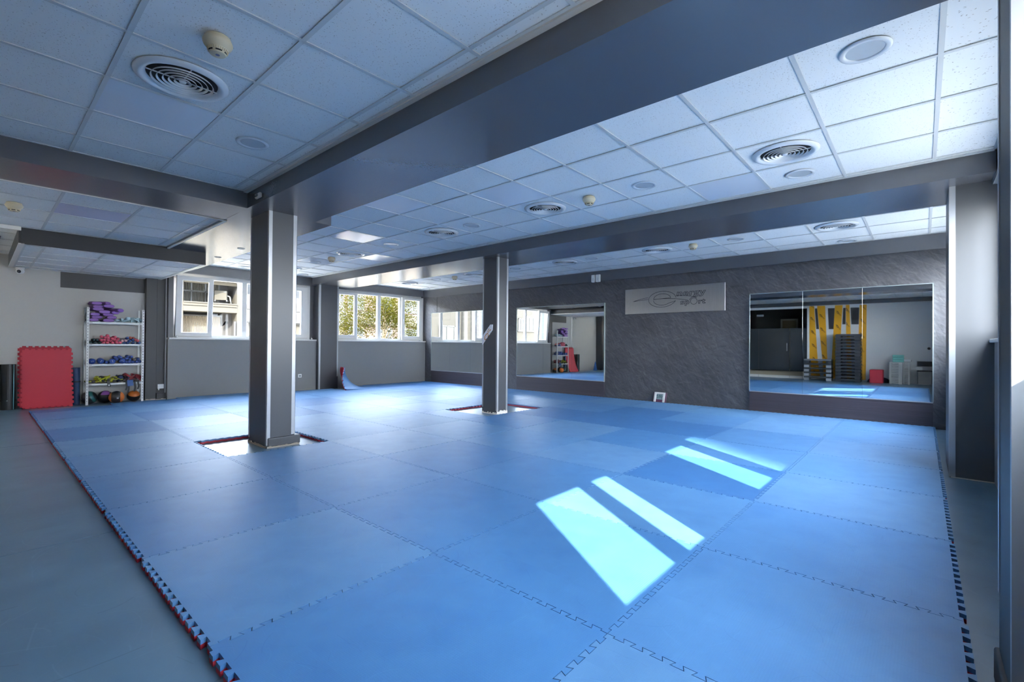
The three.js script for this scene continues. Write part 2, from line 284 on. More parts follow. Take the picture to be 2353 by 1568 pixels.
// ---------------------------------------------------------------- suspended ceilings
struct(part('ceiling', bx(-2.6, 9.5, 2.72, 2.95, ZB - 0.2, ZM + 0.2), M(lin(0.1, 0.1, 0.1), 0.9)), 'dark slab above the suspended ceilings');
const tileGeo = [0, 1, 2, 3].map((k) => { const g = new THREE.BoxGeometry(0.594, 0.014, 0.594); const uv = g.attributes.uv; for (let i = 0; i < uv.count; i++) { let u = uv.getX(i), v = uv.getY(i); for (let q = 0; q < k; q++) [u, v] = [v, 1 - u]; uv.setXY(i, u, v); } return g; });
function ceilingField(x0, x1, z0, z1, y, ox, oz, label, special = {}, skip = []) {
  const c = struct(base('ceiling'), label), W = 0.024;
  const i0 = Math.floor((x0 - ox) / 0.6), i1 = Math.ceil((x1 - ox) / 0.6), j0 = Math.floor((z0 - oz) / 0.6), j1 = Math.ceil((z1 - oz) / 0.6);
  const gone = (x, z) => skip.some(([a, b, p, q]) => x > a && x < b && z > p && z < q);
  for (let i = i0; i < i1; i++) for (let j = j0; j < j1; j++) {
    const a = Math.max(x0, ox + i * 0.6 + 0.003), b = Math.min(x1, ox + (i + 1) * 0.6 - 0.003), p = Math.max(z0, oz + j * 0.6 + 0.003), q = Math.min(z1, oz + (j + 1) * 0.6 - 0.003);
    if (b - a < 0.02 || q - p < 0.02 || gone((a + b) / 2, (p + q) / 2)) continue;
    const sp = special[`${i},${j}`], mat = sp ?? tileMats[Math.floor(rnd() * 3)], k = Math.floor(rnd() * 4), full = b - a > 0.59 && q - p > 0.59;
    const m = part('ceiling_tile', full ? tileGeo[k] : boxUV(new THREE.BoxGeometry(b - a, 0.014, q - p)), mat, c);
    m.position.set((a + b) / 2, y + 0.0125 + (sp ? -0.002 : rr(0, 0.0015)), (p + q) / 2);
  }
  for (let i = i0; i <= i1; i++) { const x = ox + i * 0.6; if (x > x0 + 0.01 && x < x1 - 0.01) part('tee_bar', bx(x - W / 2, x + W / 2, y - 0.0015, y + 0.004, z0, z1), tee, c); }
  for (let j = j0; j <= j1; j++) { const z = oz + j * 0.6; if (z > z0 + 0.01 && z < z1 - 0.01) part('tee_bar', bx(x0, x1, y - 0.001, y + 0.004, z - W / 2, z + W / 2), tee, c); }
  part('wall_angle', [bx(x0, x0 + 0.02, y - 0.0012, y + 0.004, z0, z1), bx(x1 - 0.02, x1, y - 0.0012, y + 0.004, z0, z1), bx(x0, x1, y - 0.0012, y + 0.004, z0, z0 + 0.02), bx(x0, x1, y - 0.0012, y + 0.004, z1 - 0.02, z1)], tee, c);
  return c;
}
const LEFT_Y = 2.505, BOX_Y = 2.30;
ceilingField(-2.31, 3.36, ZB, 1.24, CEIL, 1.1212, -0.061, 'tiled ceiling nearest the camera with the large vent', { '1,0': tileSmooth });
ceilingField(-2.31, 9.0, 1.985, 4.66, CEIL, 1.0511, 3.3922, 'tiled ceiling between the wide beam and the long beam', { '0,-1': tileSmooth, '-3,1': tileSmooth, '5,-1': tileSmooth, '7,1': tileSmooth, '9,0': tileSmooth, '2,-2': tileSmooth }, [[3.36, 9.1, 1.9, 2.17]]);
ceilingField(-2.31, 9.0, 5.62, 7.97, CEIL, 1.0511, 6.3722, 'tiled ceiling along the mirror wall');
{
  ceilingField(4.10, 6.5, ZB, 1.29, LEFT_Y, 4.69, -0.02, 'tiled ceiling over the shelf side of the room', { '0,0': tilePurple });
  ceilingField(6.5, 9.29, ZB, -0.2, LEFT_Y, 4.69, -0.02, 'dim tiled ceiling past the end of the dropped box');
  const t = struct(base('trim_1'), 'white trim round the tiled ceiling recess');
  part('strip', [bx(4.06, 6.5, LEFT_Y - 0.03, LEFT_Y - 0.004, 1.285, 1.31), bx(4.07, 4.10, LEFT_Y - 0.025, LEFT_Y - 0.004, ZB, 1.30), bx(6.46, 6.52, LEFT_Y - 0.045, LEFT_Y, ZB, -0.2)], M(lin(0.78, 0.74, 0.68), 0.4), t);
  const bxg = struct(base('ceiling_box'), 'dropped ceiling box with a dark front over the shelf');
  part('front_board', bx(6.48, 6.5, BOX_Y, 2.5, -0.2, 1.78), boxPaint, bxg);
  part('side_board', [bx(6.5, 9.3, BOX_Y, 2.6, -0.22, -0.2), bx(6.5, 9.15, BOX_Y + 0.012, 2.6, 1.765, 1.78)], darkPaint, bxg);
  part('edge_trim', [bx(6.48, 9.15, BOX_Y - 0.004, BOX_Y + 0.014, 1.755, 1.785), bx(6.48, 9.3, BOX_Y - 0.003, BOX_Y + 0.006, -0.222, -0.17)], M(lin(0.78, 0.74, 0.68), 0.4), bxg);
  ceilingField(6.5, 9.29, -0.17, 1.755, BOX_Y, 6.57, 0.015, 'tiled underside of the dropped ceiling box');
  part('lid', bx(6.5, 9.3, 2.46, 2.5, -0.2, 1.78), darkPaint, bxg);
}

// ---------------------------------------------------------------- windows
function windowUnit(n, x, z0, z1, y0, y1, cells, label, inward = -1) {
  const w = struct(base(`window_${n}`), label);
  const s = new THREE.Shape([[z0, y0], [z1, y0], [z1, y1], [z0, y1]].map((p) => new THREE.Vector2(...p)));
  for (const c of cells) { const [a, b, p, q] = c.hole; s.holes.push(new THREE.Path([[a, p], [a, q], [b, q], [b, p]].map((v) => new THREE.Vector2(...v)))); }
  const g = new THREE.ExtrudeGeometry(s, { depth: 0.07, bevelEnabled: true, bevelSize: 0.004, bevelThickness: 0.004, bevelSegments: 1 }).rotateY(-Math.PI / 2).translate(x + 0.035, 0, 0);
  part('frame', g, pvc, w);                                          // shape x -> world z
  for (const c of cells) {
    const [a, b, p, q] = c.hole;
    if (!c.sash) { part('pane', bx(x - 0.004, x + 0.004, p - 0.01, q + 0.01, a - 0.01, b + 0.01), glass, w); continue; }
    const [sa, sb, sp, sq] = c.sash, o = 0.02, sh = new THREE.Shape([[a - o, 0], [b + o, 0], [b + o, q - p + 2 * o], [a - o, q - p + 2 * o]].map((v) => new THREE.Vector2(...v)));
    sh.holes.push(new THREE.Path([[sa, sp - p + o], [sa, sq - p + o], [sb, sq - p + o], [sb, sp - p + o]].map((v) => new THREE.Vector2(...v))));
    const sg = new THREE.ExtrudeGeometry(sh, { depth: 0.05, bevelEnabled: true, bevelSize: 0.005, bevelThickness: 0.005, bevelSegments: 1 }).rotateY(-Math.PI / 2);
    const sash = part('sash', sg, pvc, w);
    sash.position.set(x + inward * 0.035 + (inward < 0 ? 0 : 0.05), p - o, 0); sash.rotation.z = c.tilt ?? 0;
    part('pane', bx(-0.028, -0.022, sp - p + o - 0.01, sq - p + o + 0.01, sa - 0.01, sb + 0.01), glass, sash);
    const hz = c.handle === 'b' ? (sb + b + o) / 2 : (sa + a - o) / 2, hy = (q - p) * 0.48;
    const hx = inward < 0 ? -0.06 : 0.012;
    part('handle', [rb(hx, hx + 0.012, hy - 0.035, hy + 0.035, hz - 0.013, hz + 0.013, 0.004), rb(hx - 0.02, hx - 0.006, hy - 0.11, hy + 0.012, hz - 0.009, hz + 0.009, 0.005), rb(hx - 0.012, hx, hy - 0.01, hy + 0.012, hz - 0.008, hz + 0.008, 0.003)], whitePlastic, sash);
  }
  return w;
}
windowUnit(1, 9.15, 1.95, 4.68, 1.188, 2.463, [
  { hole: [2.02, 2.60, 1.245, 2.385], sash: [2.09, 2.548, 1.295, 2.325], tilt: 0.075, handle: 'b' }, { hole: [2.635, 3.205, 1.24, 2.385] },
  { hole: [3.29, 3.86, 1.24, 2.385] }, { hole: [3.94, 4.58, 1.245, 2.385], sash: [4.0, 4.455, 1.295, 2.325], handle: 'a' }], 'white framed window of four panes behind the nearest column, end sash tilted open');
windowUnit(2, 9.15, 5.28, ZM, 1.188, 2.463, [
  { hole: [5.335, 5.88, 1.245, 2.385], sash: [5.395, 5.822, 1.31, 2.34], handle: 'b' }, { hole: [5.92, 6.53, 1.24, 2.385] },
  { hole: [6.62, 7.235, 1.24, 2.39] }, { hole: [7.30, 7.965, 1.245, 2.385], sash: [7.367, 7.872, 1.315, 2.345], handle: 'a' }], 'white framed window of four panes with the tree outside');
windowUnit(3, -2.4, -0.02, 1.42, 1.15, 2.46, [{ hole: [0.19, 0.75, 1.252, 2.217] }, { hole: [0.885, 1.36, 1.252, 2.217] }], 'sunny window beside the camera', 1);
windowUnit(4, -2.4, 1.98, 5.0, 1.15, 2.46, [{ hole: [2.285, 2.745, 1.252, 2.217] }, { hole: [2.965, 3.5, 1.252, 2.3] }, { hole: [3.6, 4.2, 1.252, 2.3] }, { hole: [4.3, 4.85, 1.252, 2.3] }], 'sunny window between the two right pillars', 1);
windowUnit(5, -2.4, 5.7, ZM, 1.15, 2.46, [{ hole: [5.85, 6.4, 1.25, 2.3] }, { hole: [6.5, 7.1, 1.25, 2.3] }, { hole: [7.2, 7.9, 1.25, 2.3] }], 'window beside the right mirror', 1);
{ // small end stops of blind cords on the window ledges
  const knob = (z, label) => { const k = base('cord_knob', 9.05, 1.188, z); part('ball', new THREE.SphereGeometry(0.02, 16, 12).translate(0, 0.02, 0), whitePlastic, k); part('cord', cyl(0.002, 0.002, 0.05, 6).translate(0.018, 0.045, 0.0), whitePlastic, k); tag(k, label, 'cord knob'); };
  knob(2.02, 'small white cord knob on the ledge under the tilted sash');
  knob(4.70, 'small white cord knob on the ledge beside the pilaster');
  knob(7.90, 'small white cord knob on the ledge by the mirror wall corner');
}

// ---------------------------------------------------------------- blue puzzle mats
const EDGE = (() => {
  const N = 13, m = 0.03, H = (1 - 2 * m) / (2 * N), w = 0.005, d = 0.011, pts = [[0, 0], [m, 0]];
  for (let k = 0; k < 2 * N; k++) { const L = k % 2 ? -d : d, a = m + k * H, b = a + H; pts.push([a - (k ? w : 0), L], [b + (k < 2 * N - 1 ? w : 0), L]); }
  pts.push([1 - m, 0], [1, 0]); return pts;
})();
function inset(P, g) {
  const n = P.length, out = [];
  let area = 0; for (let i = 0; i < n; i++) { const [a, b] = P[i], [c, d] = P[(i + 1) % n]; area += a * d - c * b; }
  const sg = area > 0 ? 1 : -1;
  for (let i = 0; i < n; i++) {
    const p = P[(i + n - 1) % n], q = P[i], r = P[(i + 1) % n];
    const e1 = [q[0] - p[0], q[1] - p[1]], e2 = [r[0] - q[0], r[1] - q[1]], l1 = Math.hypot(...e1), l2 = Math.hypot(...e2);
    const n1 = [-e1[1] / l1 * sg, e1[0] / l1 * sg], n2 = [-e2[1] / l2 * sg, e2[0] / l2 * sg];
    const bx_ = n1[0] + n2[0], by_ = n1[1] + n2[1], k = g / Math.max(0.4, (bx_ * n1[0] + by_ * n1[1]));
    out.push([q[0] + bx_ * k, q[1] + by_ * k]);
  }
  return out;
}
function puzzleOutline(w, d, cut) {                                  // w along x, d along z; cut = sides without teeth {n, e, s, f}
  const P = [];
  const side = (fn, len, straight) => { if (straight) P.push(fn(0, 0)); else for (let k = 0; k < EDGE.length - 1; k++) { if (EDGE[k][0] > len + 1e-6) break; P.push(fn(Math.min(EDGE[k][0], len), EDGE[k][1])); } };
  const rev = (fn, len, straight) => { if (straight) P.push(fn(len, 0)); else { if (len < 0.999) P.push(fn(len, 0)); for (let k = EDGE.length - 1; k > 0; k--) if (EDGE[k][0] <= len - 0.004 || len > 0.999) P.push(fn(EDGE[k][0], EDGE[k][1])); } };
  side((s, o) => [s, o], w, cut.s); if (w < 0.999 && !cut.s) P.push([w, 0]);
  side((s, o) => [w + o, s], d, cut.e); if (d < 0.999 && !cut.e) P.push([w, d]);
  rev((s, o) => [s, d + o], w, cut.n); rev((s, o) => [o, s], d, cut.f);
  const Q = []; for (const p of P) { const l = Q[Q.length - 1]; if (!l || Math.hypot(l[0] - p[0], l[1] - p[1]) > 1e-4) Q.push(p); }
  if (Math.hypot(Q[0][0] - Q[Q.length - 1][0], Q[0][1] - Q[Q.length - 1][1]) < 1e-4) Q.pop();
  return Q;
}
const layer = (P, depth) => new THREE.ExtrudeGeometry(new THREE.Shape(P.map((p) => new THREE.Vector2(p[0], -p[1]))), { depth, bevelEnabled: false }).rotateX(-Math.PI / 2);
const matCache = {};
function matGeo(w, d, cut) {
  const key = [w.toFixed(3), d.toFixed(3), cut.n, cut.e, cut.s, cut.f].join();
  return matCache[key] ??= (() => { const P = inset(puzzleOutline(w, d, cut), 0.0016); return { top: layer(P, 0.0175), low: layer(P, 0.0175) }; })();
}
const blueMats = [[0.125, 0.29, 0.50], [0.112, 0.275, 0.50], [0.138, 0.30, 0.50], [0.09, 0.25, 0.48], [0.15, 0.31, 0.51], [0.066, 0.205, 0.43]].map((c, i) => M(lin(...c), 0.46 + 0.02 * (i % 3), { map: rep(matMap, 1, 1, i * 0.23, i * 0.41), bumpMap: rep(ribBump, 110, 110), bumpScale: 0.00025 }));
{
  const g = base('puzzle_mat_floor'); tag(g, 'training floor of blue interlocking foam puzzle mats with red undersides', 'exercise mat');
  const tile = (x, z, w, d, cut, k) => {
    const q = matGeo(w, d, cut), m = part('mat_tile', q.top, blueMats[k ?? [0, 0, 1, 1, 2, 2, 3, 4, 4, 5][Math.floor(rnd() * 10)]], g);
    m.position.set(x + rr(-0.0008, 0.0008), 0.0175, z + rr(-0.0008, 0.0008));
    const l = part('red_layer', q.low, red, m); l.position.y = -0.0175;
  };
  const far = [8.38, 8.70, 8.95, 8.95, 8.62, 8, 8.95, 8.95];
  const tone = { '2,5': 5, '1,5': 5, '0,3': 4, '-1,3': 5, '0,4': 3, '1,4': 4, '2,4': 3, '1,6': 5, '-2,3': 4, '-1,4': 1, '-2,2': 1, '0,2': 1, '-1,1': 3, '0,0': 0, '2,6': 3 };
  for (let j = 0; j < 8; j++) for (let i = -2; i < far[j]; i++) {
    if (i === 3 && j === 1) continue;
    const w = Math.min(1, far[j] - i), t = tone[`${i},${j}`];
    if (w < 0.03) continue;
    if (i === 3 && j === 4) { tile(i, j, 1, 0.5, { n: true }, 3); continue; }
    if (i === 3 && j === 5) { tile(i, 5.84, 1, 0.16, { s: true, e: true, f: true }); continue; }
    tile(i, j, w, 1, w < 0.999 ? { e: true } : {}, t);
  }
  // the mat whose corner is pushed up against the pilaster
  const bend = (x, y, z) => {
    const t = THREE.MathUtils.smoothstep(x, 7.9, 8.75), s = Math.max(0, 5.78 - z);
    if (t < 0.01 || s <= 0) return [x, y, z];
    const R = 0.46 / t, a = s / R, r = R - y;
    return [x, R - r * Math.cos(a), 5.78 - r * Math.sin(a)];
  };
  const curl = (y0, y1) => {
    const geos = [], plate = new THREE.BoxGeometry(0.84, y1 - y0, 0.985, 20, 1, 36).translate(8.42, (y0 + y1) / 2, 5.5075); geos.push(plate);
    for (let k = 0; k < 11; k++) geos.push(new THREE.BoxGeometry(0.045, y1 - y0, 0.022, 2, 1, 1).translate(8.04 + k * 0.076, (y0 + y1) / 2, 5.004));
    const m = merge(geos), p = m.attributes.position;
    for (let i = 0; i < p.count; i++) { const [x, y, z] = bend(p.getX(i), p.getY(i), p.getZ(i)); p.setXYZ(i, x, y, z); }
    m.computeVertexNormals(); return m;
  };
  const c = part('mat_tile', curl(0.0175, 0.035), blueMats[3], g); c.userData.label = 'mat curled up against the pilaster';
  part('red_layer', curl(0, 0.0175), red, c);
}

// ---------------------------------------------------------------- wall mirrors and the boards below them
function mirror(cuts, label, board) {
  const m = base('wall_mirror', 0, 0, ZM); tag(m, label, 'mirror');
  for (let i = 0; i + 1 < cuts.length; i++) {
    const g = new RoundedBoxGeometry(cuts[i + 1] - cuts[i] - 0.0012, 1.615, 0.012, 1, 0.0006).translate((cuts[i] + cuts[i + 1]) / 2, 1.1725, -0.03);
    part('mirror_pane', g, mirrorMat, m);
  }
  const a = cuts[0], b = cuts[cuts.length - 1];
  part('bottom_rail', bx(a - 0.004, b + 0.004, 0.352, 0.364, -0.04, 0), alu, m);
  part('edge_strip', bx(a - 0.012, a, 0.36, 1.985, -0.042, 0), mirrorEdge, m);
  part('edge_strip', bx(b, b + 0.012, 0.36, 1.985, -0.042, 0), mirrorEdge, m);
  part('top_strip', bx(a - 0.012, b + 0.012, 1.98, 1.99, -0.042, 0), mirrorEdge, m);
  part('backing', bx(a, b, 0.365, 1.98, -0.024, 0), blackPlastic, m);
  const t = struct(base(`trim_${board}`), 'dark wood grain board under a mirror');
  part('board', bx(a - 0.006, b + 0.006, 0, 0.352, ZM - 0.032, ZM), wood, t);
}
mirror([-1.98, -1.213, -0.457, 0.305], 'wide wall mirror of three panes nearest the right pillar', 2);
mirror([3.09, 3.884, 4.672, 5.46], 'wall mirror of three panes between the second column and the metal sign', 3);
mirror([6.27, 7.074, 7.882, 8.68], 'wall mirror of three panes in the far corner by the window', 4);

// ---------------------------------------------------------------- metal sign
{
  const W = 1.905, H = 0.49, px = 1024, py = 264;
  const draw = (g, ink, fillPlate) => {
    const X = (v) => (v - 90) / (2240 - 90) * px;                     // drawn in the proportions of the photographed plate
    const Yv = (v) => v / 100 * py;
    if (fillPlate) fillPlate(g);
    g.strokeStyle = ink; g.lineJoin = 'round'; g.lineWidth = 3.2;
    // large italic e as an outline
    const cx = X(955), cy = Yv(47), rx = X(955 + 305) - cx, ry = Yv(31);
    g.save(); g.translate(cx, cy);
    g.beginPath(); g.ellipse(0, 0, rx, ry, -0.02, 0.28, Math.PI * 2 - 0.06); g.stroke();
    const ix = rx * 0.63, iy = ry * 0.66;
    g.beginPath(); g.ellipse(0, -2, ix, iy, -0.02, Math.PI, Math.PI * 2 - 0.12); g.lineTo(-ix, -2); g.stroke();            // upper counter
    g.beginPath(); g.moveTo(-ix, 14); g.ellipse(0, 10, ix, iy * 0.95, 0, Math.PI, 0.72, true); g.lineTo(rx * 0.97, iy * 0.62 - 8); g.stroke();   // lower counter and tail
    g.restore();
    // streak from the left and swoosh to the ball of sport
    g.beginPath(); g.moveTo(X(640), Yv(38)); g.quadraticCurveTo(X(480), Yv(40), X(290), Yv(50)); g.quadraticCurveTo(X(480), Yv(46), X(640), Yv(45)); g.stroke();
    g.beginPath(); g.moveTo(X(760), Yv(46)); g.quadraticCurveTo(X(1200), Yv(42), X(1520), Yv(57)); g.stroke();
    g.beginPath(); g.moveTo(X(1262), Yv(36)); g.quadraticCurveTo(X(1500), Yv(36), X(1690), Yv(48)); g.stroke();
    g.beginPath(); g.ellipse(X(1632), Yv(61), X(1700) - X(1632), Yv(12), 0, 0, 7); g.stroke();
    g.beginPath(); g.ellipse(X(1632), Yv(60), X(1722) - X(1632), Yv(15), 0, Math.PI * 1.05, Math.PI * 1.7); g.stroke();
    g.lineWidth = 3; g.font = 'bold 78px sans-serif'; g.save(); g.translate(X(1262), Yv(38)); g.transform(1, 0, -0.08, 1, 0, 0); g.scale(1.0, 0.92); const w1 = g.measureText('nergy').width; g.scale((X(1862) - X(1262)) / w1, 1); g.strokeText('nergy', 0, 0); g.restore();
    g.font = 'bold 60px sans-serif';
    const word = (t, a, b, y) => { g.save(); g.translate(X(a), Yv(y)); const w = g.measureText(t).width; g.scale((X(b) - X(a)) / w, 1); g.strokeText(t, 0, 0); g.restore(); };
    word('sp', 1350, 1545, 71); word('rt', 1712, 1868, 71);
  };
  const map = canvasTex(px, py, (g) => draw(g, 'rgba(14,18,34,0.95)', () => {
    g.fillStyle = 'rgb(172,174,178)'; g.fillRect(0, 0, px, py);
    for (let i = 0; i < 1400; i++) { const v = rr(145, 215); g.strokeStyle = `rgba(${v},${v},${v},.22)`; g.lineWidth = rr(0.5, 1.6); const x = rnd() * px; g.beginPath(); g.moveTo(x, rnd() * py); g.lineTo(x + rr(-1, 1), rnd() * py); g.stroke(); }
  }));
  const plateMat = new THREE.MeshPhysicalMaterial({ map, metalness: 1, roughness: 0.3, anisotropy: 0.6, anisotropyRotation: 0 });
  const s = base('metal_sign', (2.61 + 0.705) / 2, 1.975, ZM); tag(s, 'brushed steel wall sign engraved with an outlined logo reading energy sport', 'sign');
  const steel = M(lin(0.6, 0.6, 0.62), 0.35, { metalness: 1 });
  part('plate', new RoundedBoxGeometry(W, H, 0.02, 2, 0.004).translate(0, 0, -0.024), steel, s);
  part('engraved_face', new THREE.PlaneGeometry(W - 0.006, H - 0.006).rotateY(Math.PI).translate(0, 0, -0.0347), plateMat, s);
  part('mount', bx(-0.8, -0.74, -0.2, 0.2, -0.014, 0), blackPlastic, s); part('mount', bx(0.74, 0.8, -0.2, 0.2, -0.014, 0), blackPlastic, s);
}
// ---------------------------------------------------------------- white sign on the second column
{
  const P = [[3.254, 1.419], [3.305, 1.419], [3.474, 1.243], [3.484, 1.10], [3.47, 1.11], [3.258, 1.335]].map(([x, y]) => [-(x - 3.37), y - 1.26]);
  const map = canvasTex(256, 320, (g, w, h) => {
    g.fillStyle = 'rgb(226,226,230)'; g.fillRect(0, 0, w, h);
    g.save(); g.translate(w * 0.5, h * 0.53); g.rotate(-0.92); g.strokeStyle = 'rgb(190,112,8)'; g.fillStyle = 'rgb(190,112,8)';
    g.lineWidth = 13; g.beginPath(); g.ellipse(-24, 0, 56, 27, 0, 0.35, 6.1); g.stroke(); g.lineWidth = 5; g.beginPath(); g.moveTo(-70, -2); g.lineTo(26, -2); g.stroke();
    g.lineWidth = 9; g.beginPath(); g.moveTo(28, -6); g.quadraticCurveTo(70, -14, 98, 2); g.stroke(); g.beginPath(); g.ellipse(106, 6, 9, 9, 0, 0, 7); g.fill();
    g.lineWidth = 2; g.beginPath(); g.moveTo(-80, 4); g.lineTo(-128, 8); g.stroke(); g.font = 'bold 26px sans-serif'; g.fillText('nergy', 36, -24); g.fillStyle = 'rgb(120,120,125)'; g.font = '16px sans-serif'; g.fillText('sport', 56, 30); g.restore();
  });
  const s = base('column_sign', 3.37, 1.26, 4.85); tag(s, 'white slanted hexagonal sign with an orange swirl logo on the second column', 'sign');
  const g = poly(P, 0.006, 0.0015); const p = g.attributes.position, uv = g.attributes.uv;
  for (let i = 0; i < p.count; i++) uv.setXY(i, p.getX(i) / 0.27 + 0.5, (p.getY(i) + 0.17) / 0.34);
  g.rotateY(Math.PI).translate(0, 0, -0.002);
  part('board', g, M(lin(1, 1, 1), 0.4, { map }), s);
}
// ---------------------------------------------------------------- clock that leans on the mirror wall
{
  const c = base('digital_clock', 1.87, MAT, 7.955); tag(c, 'small digital clock with silver frame leaning on the plaster wall below the metal sign', 'clock');
  const plum = M(lin(0.07, 0.02, 0.05), 0.35), silver = M(lin(0.68, 0.66, 0.64), 0.35, { metalness: 0.3 });
  const tilt = new THREE.Matrix4().makeRotationX(0.30);
  const put = (n, g, m) => part(n, g.applyMatrix4(tilt).translate(0, 0.004, 0.0), m, c);
  put('case', new RoundedBoxGeometry(0.255, 0.19, 0.024, 3, 0.006).translate(0, 0.098, 0.014), plum);
  const sh = new THREE.Shape([[-0.105, 0.004], [-0.105, 0.188], [0.105, 0.188], [0.105, 0.004], [0.068, 0.004], [0.068, 0.16], [-0.068, 0.16], [-0.068, 0.004]].map((p) => new THREE.Vector2(...p)));
  put('silver_frame', new THREE.ExtrudeGeometry(sh, { depth: 0.008, bevelEnabled: true, bevelSize: 0.001, bevelThickness: 0.001, bevelSegments: 1 }).translate(0, 0, -0.006), silver);
  const lcd = canvasTex(256, 192, (g, w, h) => { g.fillStyle = 'rgb(118,138,140)'; g.fillRect(0, 0, w, h); g.fillStyle = 'rgb(30,48,58)'; g.font = 'bold 104px sans-serif'; g.fillText('1:', 6, 104); g.fillText('32', 84, 104); g.font = 'bold 60px sans-serif'; g.fillText('0', 206, 104); g.fillRect(20, 128, 60, 16); g.fillRect(100, 128, 50, 12); g.fillRect(176, 126, 56, 18); });
  put('screen', new THREE.PlaneGeometry(0.13, 0.1).rotateY(Math.PI).translate(0, 0.105, 0.0015), M(lin(1, 1, 1), 0.15, { map: lcd }));
}
// ---------------------------------------------------------------- small fittings on walls
{
  const p1 = (x, label, w) => { const s = base('motion_sensor', x, 2.50, 7.97); part('housing', poly([[-w / 2, -0.07], [-w / 2 + 0.012, -0.075], [w / 2 - 0.012, -0.075], [w / 2, -0.07], [w / 2, 0.07], [-w / 2, 0.07]], 0.04, 0.004).translate(0, 0, -0.045), whitePlastic, s); part('lens', new THREE.CylinderGeometry(w * 0.42, w * 0.42, 0.06, 20, 1, true, Math.PI * 0.65, Math.PI * 0.7).translate(0, -0.02, -0.024), M(lin(0.6, 0.62, 0.6), 0.25), s); tag(s, label, 'sensor'); };
  p1(3.305, 'narrow white motion sensor on the dark band above the mirror, farther from the metal sign', 0.07);
  p1(3.195, 'wider white motion sensor on the dark band above the mirror, closer to the metal sign', 0.08);
  const d = base('emergency_sensor', 3.03, 2.545, 1.275); tag(d, 'small pill-shaped beige sensor on the wide beam above the nearest column', 'sensor');
  part('body', new RoundedBoxGeometry(0.125, 0.05, 0.03, 4, 0.014).translate(0, 0, -0.016), M(lin(0.5, 0.46, 0.38), 0.45), d);
  part('window', new RoundedBoxGeometry(0.05, 0.026, 0.006, 2, 0.002).translate(0.006, 0, -0.032), M(lin(0.08, 0.09, 0.1), 0.2), d);
  part('button', new THREE.SphereGeometry(0.009, 12, 8).translate(0.045, 0, -0.031), blackPlastic, d);
  const s = base('wall_socket', 9.0, 0.342, 4.405); tag(s, 'white power socket on the grey parapet under the window', 'socket');
  part('plate', new RoundedBoxGeometry(0.012, 0.082, 0.082, 2, 0.005).translate(-0.006, 0, 0), whitePlastic, s);
  part('well', new THREE.CylinderGeometry(0.024, 0.021, 0.006, 24).rotateZ(Math.PI / 2).translate(-0.0125, 0, 0), M(lin(0.3, 0.3, 0.3), 0.5), s);
  part('pins', [cyl(0.0035, 0.0035, 0.004, 10).rotateZ(Math.PI / 2).translate(-0.0165, 0, -0.0095), cyl(0.0035, 0.0035, 0.004, 10).rotateZ(Math.PI / 2).translate(-0.0165, 0, 0.0095)], blackPlastic, s);
  const j = base('junction_box', 9.147, 0.25, 1.79); tag(j, 'white cable box low on the dark pilaster beside the shelf', 'cable box');
  part('box', new RoundedBoxGeometry(0.04, 0.085, 0.1, 2, 0.006).translate(-0.02, 0, 0), whitePlastic, j);
  part('cable_gland', cyl(0.012, 0.014, 0.03, 14).translate(-0.02, -0.055, -0.03), whitePlastic, j);
  const cam = base('security_camera', 9.2, BOX_Y, -0.09); tag(cam, 'white dome security camera under the dropped ceiling box', 'security camera');
  part('mount', cyl(0.05, 0.055, 0.03, 24).translate(0, -0.018, 0), whitePlastic, cam);
  part('dome', new THREE.SphereGeometry(0.052, 24, 16).scale(1, 0.95, 1).translate(-0.006, -0.06, 0), whitePlastic, cam);
  part('lens', new THREE.SphereGeometry(0.028, 20, 12).translate(-0.037, -0.068, -0.012), M(lin(0.01, 0.01, 0.012), 0.1), cam);
  const v = base('air_grille', 7.6, LEFT_Y - 0.002, -0.55); tag(v, 'dark slotted grille in the dim ceiling past the dropped box', 'vent');
  part('plate', bx(-0.2, 0.2, -0.012, 0.0, -0.2, 0.2), blackPlastic, v); for (let i = 0; i < 6; i++) part('slat', bx(-0.19, 0.19, -0.02, -0.012, -0.17 + i * 0.06, -0.14 + i * 0.06), darkPaint, v);
}

// ---------------------------------------------------------------- ceiling fittings
const ventWhite = M(lin(0.70, 0.71, 0.72), 0.22), voidBlack = M(lin(0.008, 0.008, 0.01), 0.8), beige = M(lin(0.66, 0.55, 0.37), 0.45);
function makeVent() {
  const v = base('ceiling_vent');
  part('flange', lathe([[0.176, 0.002], [0.181, -0.008], [0.195, -0.018], [0.212, -0.020], [0.232, -0.008], [0.236, 0.0], [0.232, 0.002]], 48), ventWhite, v);
  part('duct', lathe([[0.0001, 0.0035], [0.181, 0.0035], [0.184, 0.0005]], 40), voidBlack, v);
  for (let k = 0; k < 5; k++) { const r = 0.151 - k * 0.028; part('louvre', lathe([[r - 0.003, -0.008], [r + 0.003, -0.0185], [r + 0.0058, -0.018], [r + 0.0005, -0.008]], 40), ventWhite, v); }
  part('hub', lathe([[0.0001, -0.018], [0.016, -0.017], [0.02, -0.01], [0.012, 0.0]], 24), ventWhite, v);
  part('spoke', bx(-0.178, 0.178, -0.009, -0.003, -0.0025, 0.0025), ventWhite, v); part('spoke', bx(-0.0025, 0.0025, -0.009, -0.003, -0.178, 0.178), ventWhite, v);
  return v;
}
